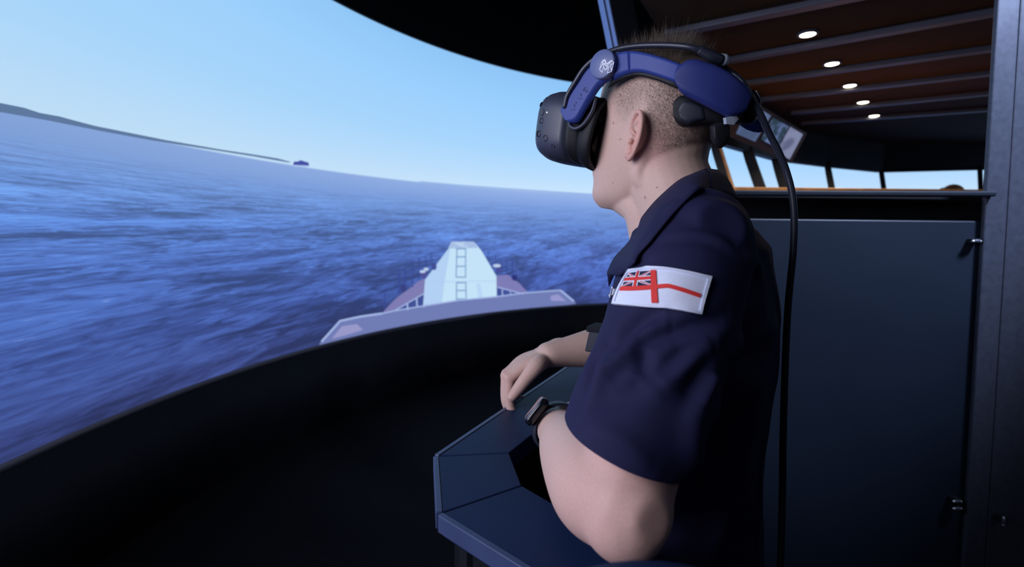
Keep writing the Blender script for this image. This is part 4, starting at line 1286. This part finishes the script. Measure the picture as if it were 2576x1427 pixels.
# face cushion: sweeps back along the cheeks and temples
rows = []
for k, (f, a, b, c, sh) in enumerate(((.080, .0770, .0500, .0095, -.001), (.076, .0795, .0525, .0085, -.004), (.071, .0810, .0535, .0080, -.008), (.067, .0805, .0530, .0078, -.010), (.064, .0780, .0515, .0076, -.011))):
    rows.append(section(f, a, b, c, 2.9, shift=sh))
o = obj('face_cushion', *loft(rows, False), M_FOAM, hs); md = o.modifiers.new('t', 'SOLIDIFY'); md.thickness = .006; md.offset = -1
# curved flange on the near side of the body
for s in (1, -1):
    fl = [H(.098, s * .091, .022), H(.094, s * .0925, .012), H(.082, s * .092, .008), H(.070, s * .0895, .016), (H(.062, s * .086, .034)), H(.060, s * .084, .055)]
    obj('side_flange', *tube(fl, [(.002, .003), (.0028, .004), (.003, .0045), (.003, .0045), (.003, .004), (.002, .003)], 26, 10, up=h_lf), M_GREYP, hs)
# sensor dimples, button, status light
def dimple(px, py, r):
    p, n = on_surface(visor_bvh, px, py, .0004, .7, 1.0)
    a = np.cross(n, h_z); a /= np.linalg.norm(a); b = np.cross(n, a)
    ang = np.linspace(0, 2 * pi, 20, endpoint=False)
    rows = [[p + (a * cos(w) + b * sin(w)) * q + n * z for w in ang] for q, z in ((r * 1.08, -.0006), (r * 1.0, .0005), (r * .8, -.0001), (r * .72, -.0016), (r * .01, -.0022))]
    return rows
for px, py, r in ((1370, 247, .0042), (1356, 261, .0045), (1362, 304, .0044), (1355, 337, .0050), (1372, 348, .0048), (1392, 367, .0030)):
    rw = dimple(px, py, r)
    o = obj('sensor_dimple', *loft(rw[:4] + [[q + (np.mean(rw[3], axis=0) - np.mean(rw[2], axis=0)) * .2 for q in rw[4]]], False), M_GLOSS, hs)
rw = dimple(1363, 283, .0050)
obj('menu_button', *loft([rw[0], rw[1], [q * .99 + np.mean(rw[1], axis=0) * .01 for q in rw[1]], [np.mean(rw[1], axis=0)] * 20], False), M_GREYP, hs)
n_ = on_surface(visor_bvh, 1363, 283, 0, .7, 1.0)
ang = np.linspace(0, 2 * pi, 28, endpoint=False)
p, n = n_; a = np.cross(n, h_z); a /= np.linalg.norm(a); b = np.cross(n, a)
obj('button_groove', *loft([[p + (a * cos(w) + b * sin(w)) * q + n * z for w in ang] for q, z in ((.0054, .0002), (.0053, .0008), (.0049, .0008), (.0048, .0002))], False), M_FOAM, hs)
p, n = on_surface(visor_bvh, 1376, 283, .0004, .7, 1.0)
obj('status_light', *ball(p, .0009, 6, 10), M_LED, hs)

# -- strips: slabs defined by an upper and a lower edge, thick in the middle, rounded at the edges
def strip(name, top, bot, up3, th, material, n=48, m_=11, p=3.0, base=.0, parent=hs):
    Tq, Bq = spline(top, n), spline(bot, n)
    ss = np.linspace(0, 1, m_)
    prof = (1 - np.abs(2 * ss - 1) ** p) ** (1 / p)
    rows = []
    for i in range(n):
        k = min(1.0, ((min(i, n - 1 - i) + .15) / 3.0)) ** .5
        ro, ri = [], []
        for s, q in zip(ss, prof):
            P, N = up3(*(Tq[i] * (1 - s) + Bq[i] * s))
            ro.append(P + N * (base + th * q * k)); ri.append(P + N * (base - .0005))
        rows.append(ro + ri[::-1])
    o = obj(name, *loft(rows), material, parent)
    return o
LAT = .0895
def plane_up(lat):
    return lambda x, y: (Lp(x, y, lat), h_lf)
arm_top = [(1417, 288), (1419, 270), (1432, 243), (1448, 212), (1466, 180), (1490, 152), (1515, 140)]
arm_bot = [(1425, 303), (1440, 311), (1458, 306), (1473, 282), (1494, 246), (1516, 216), (1543, 198)]
arm_o = strip('side_arm', arm_top, arm_bot, plane_up(LAT), .009, M_BLUE, p=7)
# hinge disc with the emblem
cD = Lp(1527, 167, LAT)
ra, rb = .0195, .0195
ang = np.linspace(0, 2 * pi, 48, endpoint=False)
qx, qy = h_f, h_u
rows = [[cD + (qx * cos(w) + qy * sin(w)) * r + h_lf * z for w in ang] for r, z in ((.0205, -.002), (.0208, .012), (.0200, .0140), (.0190, .0146), (.001, .0150))]
disc = obj('hinge_disc', *loft(rows), M_DISC, hs)
def c3(x, y):
    q = (1400 + x / 7.133, 80 + y / 7.133)
    return Lp(q[0], q[1], LAT + .0148), h_lf
M_lines = [[(868, 490), (815, 535), (775, 680), (823, 730), (848, 630), (878, 692), (940, 640), (915, 745), (990, 710), (1030, 555), (988, 508), (905, 580), (868, 490)],
           [(868, 490), (835, 570), (815, 535)], [(835, 570), (775, 680)], [(835, 570), (940, 640)], [(835, 570), (848, 630)], [(835, 570), (905, 580)], [(868, 490), (880, 575)],
           [(988, 508), (975, 610), (1030, 555)], [(975, 610), (940, 640)], [(975, 610), (990, 710)], [(988, 508), (880, 690)], [(905, 600), (988, 508)], [(868, 490), (822, 548)]]
strokes(M_lines, c3, .00085, .0004, 'emblem', M_PRINT, disc)
def c3m(x, y):
    return Lp(1400 + x / 7.133, 80 + y / 7.133, LAT + .0100), h_lf
marks = [[(470, 1055), (500, 995), (530, 1000)], [(495, 1070), (512, 1030)], [(500, 1045), (525, 1060)], [(530, 1090), (555, 1050)], [(380, 1195), (450, 1195)], [(430, 1110), (435, 1150)], [(415, 1130), (430, 1140)], [(255, 1390), (325, 1390)], [(310, 1300), (318, 1345)], [(295, 1325), (312, 1330)], [(345, 1255), (340, 1285)]]
strokes(marks, c3m, .0007, .0003, 'engraved_marks', M_INK, arm_o)
# rear half: follows an oval round the head
AE, BE, EX = .142, .0905, 2.35
def oval_hit(x, y, grow=0.0):
    d = ray(x, y); o = EYE - HC
    of, ol, df, dl = o @ h_f, o @ h_lf, d @ h_f, d @ h_lf
    a_, b_ = AE + grow, BE + grow
    def g(t): return (abs(of + df * t) / a_) ** EX + (abs(ol + dl * t) / b_) ** EX - 1
    ts = np.linspace(.45, 1.1, 400)
    gv = (np.abs(of + df * ts) / a_) ** EX + (np.abs(ol + dl * ts) / b_) ** EX - 1
    k = np.where(gv < 0)[0]
    if len(k): 
        lo, hi = ts[max(k[0] - 1, 0)], ts[k[0]]
        for _ in range(25):
            mid_ = (lo + hi) / 2
            if g(mid_) < 0: hi = mid_
            else: lo = mid_
        t = hi
    else: t = ts[np.argmin(gv)]
    P = EYE + d * t
    L = to_local(P)[0]
    n = np.array([np.sign(L[0]) * (abs(L[0]) / a_) ** (EX - 1) / a_, np.sign(L[1]) * (abs(L[1]) / b_) ** (EX - 1) / b_])
    n /= np.linalg.norm(n)
    return P, h_f * n[0] + h_lf * n[1]
up_oval = lambda x, y: oval_hit(x, y)
# curved piece behind the disc, then the strap, then the rear housing
strip('hinge_arm', [(1530, 140), (1550, 133), (1570, 128), (1590, 127)], [(1545, 202), (1560, 194), (1578, 187), (1590, 184)], up_oval, .006, M_BLUE, n=20, base=-.001, p=6)
strip('head_strap', [(1584, 127), (1600, 128), (1632, 134), (1680, 148), (1722, 164)], [(1585, 185), (1600, 182), (1625, 184), (1665, 196), (1712, 212)], up_oval, .005, M_BLUE, n=40, base=-.001, p=8)
strip('strap_lining', [(1545, 180), (1590, 172), (1640, 176), (1700, 198), (1726, 208)], [(1530, 222), (1560, 205), (1598, 192), (1650, 202), (1704, 224)], lambda x, y: oval_hit(x, y, -.006), .004, M_FOAM, n=30)
hous_top = [(1702, 196), (1704, 180), (1714, 164), (1732, 152), (1752, 150), (1780, 158), (1810, 170), (1840, 190), (1866, 216), (1880, 244)]
hous_bot = [(1702, 208), (1708, 226), (1720, 240), (1738, 250), (1760, 261), (1785, 274), (1808, 286), (1828, 296), (1846, 294), (1862, 282)]
strip('rear_housing', hous_top, hous_bot, up_oval, .012, M_BLUE2, n=60, m_=17, base=.002, p=3.5)
# mirror side, simpler: strap runs round the far side
def far(pts): return pts
obj('far_strap', *tube([H(.10, -.092, .040), H(.06, -.094, .085), H(.02, -.094, .105), H(-.04, -.090, .090), H(-.09, -.076, .070), H(-.125, -.045, .045)], [(.006, .014), (.006, .017), (.006, .018), (.006, .018), (.008, .022), (.012, .026)], 40, 16, up=h_lf), M_BLUE, hs)
# adjustment dial at the very back
dc = H(-.134, .010, .056); dn_ = -h_f * .97 + h_lf * .22; dn_ /= np.linalg.norm(dn_)
a = np.cross(dn_, h_u); a /= np.linalg.norm(a); b = np.cross(dn_, a)
ang = np.linspace(0, 2 * pi, 48, endpoint=False)
rows = [[dc + (a * cos(w) + b * sin(w)) * r * (1 + .02 * (i % 2)) + dn_ * z for i, w in enumerate(ang)] for r, z in ((.022, -.014), (.022, .004), (.020, .008), (.014, .010), (.001, .010))]
obj('adjustment_dial', *loft(rows), M_GLOSS, hs)
# clear tab under the housing
tq = [(1826, 296), (1852, 288), (1858, 300), (1846, 314), (1828, 312)]
tp = [oval_hit(x, y, .006)[0] for x, y in tq]
V = [p for p in tp] + [p - oval_hit(1840, 300)[1] * .006 for p in tp]
nV = 5
obj('clear_tab', V, [tuple(range(nV)), tuple(range(2 * nV - 1, nV - 1, -1))] + [(i, i + nV, (i + 1) % nV + nV, (i + 1) % nV) for i in range(nV)], M_CLEAR, hs, smooth=False)
# padded cushion under the housing, against the back of the head
pad_top = [(1697, 268), (1700, 252), (1712, 240), (1730, 242), (1760, 258), (1800, 280), (1826, 300)]
pad_bot = [(1696, 285), (1700, 306), (1716, 319), (1740, 318), (1768, 312), (1806, 316), (1824, 330)]
strip('rear_cushion', pad_top, pad_bot, lambda x, y: oval_hit(x, y, -.022), .012, M_FOAM, n=46, m_=13)
rp_t = [(1707, 280), (1712, 262), (1724, 252), (1748, 258), (1772, 272)]
rp_b = [(1709, 292), (1716, 304), (1732, 311), (1752, 306), (1776, 300)]
strip('rear_cushion_panel', rp_t, rp_b, lambda x, y: oval_hit(x, y, -.0115), .003, M_STRAP, n=30)
strip('rear_flap', [(1785, 318), (1800, 308), (1816, 304), (1828, 318)], [(1788, 352), (1800, 368), (1816, 372), (1827, 346)], lambda x, y: oval_hit(x, y, -.016), .010, M_FOAM, n=24)
# cable: from the visor over the head to the connector and down the back
def dep(x, y, lat): return Lp(x, y, lat)
c1 = [Lp(1421, 268, .098), Lp(1428, 240, .099), Lp(1449, 204, .100), Lp(1470, 172, .100), Lp(1497, 148, .100), Lp(1525, 134, .099), Lp(1560, 122, .094), Lp(1610, 115, .088), Lp(1680, 114, .082), Lp(1735, 119, .078), Lp(1768, 130, .070)]
obj('cable_over_head', *tube(c1, [.0040] * len(c1), 80, 12), M_CABLE, hs)
cn = [Lp(1762, 127, .071), Lp(1790, 142, .062), Lp(1812, 150, .054)]
obj('cable_connector', *tube(cn, [(.005, .006), (.0065, .0075), (.0060, .0070)], 14, 14), M_STRAP, hs)
obj('connector_tip', *tube([Lp(1812, 149, .052), Lp(1822, 151, .048)], [(.006, .0075), (.0065, .008)], 6, 12), M_CLEAR, hs)
down = [Lp(1806, 160, .045), B(1840, 182, .665), B(1868, 206, .655), B(1890, 245, .65), B(1914, 290, .652), B(1936, 338, .66), B(1958, 380, .665), B(1978, 430, .67), B(1993, 490, .67), B(1998, 560, .67), B(1995, 640, .67), B(1988, 710, .67), B(1982, 780, .67), B(1976, 900, .67), B(1970, 1100, .67), B(1964, 1400, .67)]
e_ = down[-1]
down += [np.array([e_[0], e_[1], .55]), np.array([e_[0], e_[1], .10]), np.array([e_[0] + .06, e_[1] - .02, .008]), np.array([e_[0] + .35, e_[1] - .05, .006])]
obj('hanging_cable', *tube(down, [.0036] * 3 + [.0044] * (len(down) - 3), 160, 12), M_CABLE, hs)

# ================================================================== WRIST WATCH
wa = LW - LE; wa /= np.linalg.norm(wa)
wc = LE + (LW - LE) * .965
view = (EYE - wc) / np.linalg.norm(EYE - wc)
want = -_R * .78 + _U * .66
e1 = want - wa * (want @ wa); e1 /= np.linalg.norm(e1); e2 = np.cross(wa, e1)
wt = empty('wrist_watch', wc + e1 * .03, 'black square smartwatch on a dark rubber strap on the near wrist', 'watch')
rows = []
ra_, rb_ = .0315, .0335
for k, (off, dr) in enumerate(((-.0095, 0), (-.0095, .0022), (-.006, .003), (.006, .003), (.0095, .0022), (.0095, 0))):
    rows.append([wc + e1 * (ra_ + dr) * cos(w) + e2 * (rb_ + dr) * sin(w) + wa * off for w in np.linspace(0, 2 * pi, 48, endpoint=False)])
obj('strap', *loft(rows + [rows[0]], False), M_STRAP, wt)
def rbox(c, ax, h_, e, n=40):
    (a, x), (b, y), (n_, z) = ax
    P = rrect(n, x, y, e)
    rr_ = []
    for k, zz in ((.90, -z), (1.0, -z * .6), (1.0, z * .5), (.94, z * .9), (.88, z)):
        rr_.append([c + a * p[0] * k + b * p[1] * k + n_ * zz for p in P])
    return loft(rr_)
cc = wc + e1 * (ra_ + .0072)
wa0, e10 = wa, e1
e1 = e1 + .24 * wa; e1 /= np.linalg.norm(e1); wa = wa - e1 * (wa @ e1); wa /= np.linalg.norm(wa)
case = obj('watch_case', *rbox(cc, ((wa, .0185), (e2, .0215), (e1, .0055)), 0, 5), M_GLOSS, wt)
obj('watch_screen', *rbox(cc + e1 * .0052, ((wa, .0160), (e2, .0190), (e1, .0008)), 0, 5), M_GLASSW, case)
obj('watch_crown', *tube([cc + wa * .0185 + e2 * .008, cc + wa * .0205 + e2 * .008], [.003, .003], 4, 12), M_STEEL, case)

# ================================================================== POUCH on the chest, CHAIR near the camera
pc = B(1503, 850, .80)
po = empty('chest_pouch', pc, 'small black angular pouch clipped to the front of the navy shirt', 'pouch')
MB().hexa([pc + t_f * a + t_l * b + np.array([0, 0, c]) for c in (-.020, .019) for a, b in ((-.05, -.020), (.014 if c < 0 else .006, -.020), (.014 if c < 0 else .006, 0.020), (-.05, .020))]).obj('pouch_body', M_STRAP, po, bevel=.002)
MB().hexa([pc + t_f * a + t_l * b + np.array([0, 0, c]) for c in (.012, .021) for a, b in ((-.05, -.021), (.0115, -.021), (.0115, .021), (-.05, .021))]).obj('pouch_flap', M_BLACK, po, bevel=.0015)

ch = empty('operator_chair', (.09, .22, 0), 'dark navy padded chair back rounded at the top, just below the elbow', 'chair')
cy = .292
pk = B(1635, 1428, .30)
w = np.linspace(0, pi, 30)
prof = [(pk[0] + .11 * np.sign(cos(t)) * abs(cos(t)) ** .9, pk[2] - .12 + .12 * sin(t)) for t in w]
def chair_row(k, y): return [(pk[0] + (x - pk[0]) * k, y, (pk[2] - .12) + (z - (pk[2] - .12)) * k) for x, z in prof] + [(pk[0] - .12 * k, y, .72), (pk[0] + .12 * k, y, .72)]
obj('backrest', *loft([chair_row(.95, cy - .02), chair_row(.99, cy - .015), chair_row(1.0, cy - .004), chair_row(.99, cy + .006), chair_row(.95, cy + .010)]), M_CONSOLE, ch)
obj('seat', *tube([(pk[0], .27, .50), (pk[0], .05, .50), (pk[0], -.12, .49)], [(.21, .04), (.22, .045), (.20, .035)], 14, 24), M_CONSOLE, ch)
MB().box((pk[0] - .03, cy - .014, .46), (pk[0] + .03, cy + .006, .74)).obj('back_support', M_BLACK, ch, bevel=.004)
obj('column', *tube([(pk[0], .08, .08), (pk[0], .08, .47)], [.03, .03], 6, 16), M_STEEL, ch)
for k in range(5):
    a = 2 * pi * k / 5 + .3
    MB().bar((pk[0], .08, .075), (pk[0] + .26 * cos(a), .08 + .26 * sin(a), .055), .04, .03).obj('leg', M_BLACK, ch, bevel=.004)
    obj('caster', *ball((pk[0] + .26 * cos(a), .08 + .26 * sin(a), .025), .025, 8, 12), M_BLACK, ch)
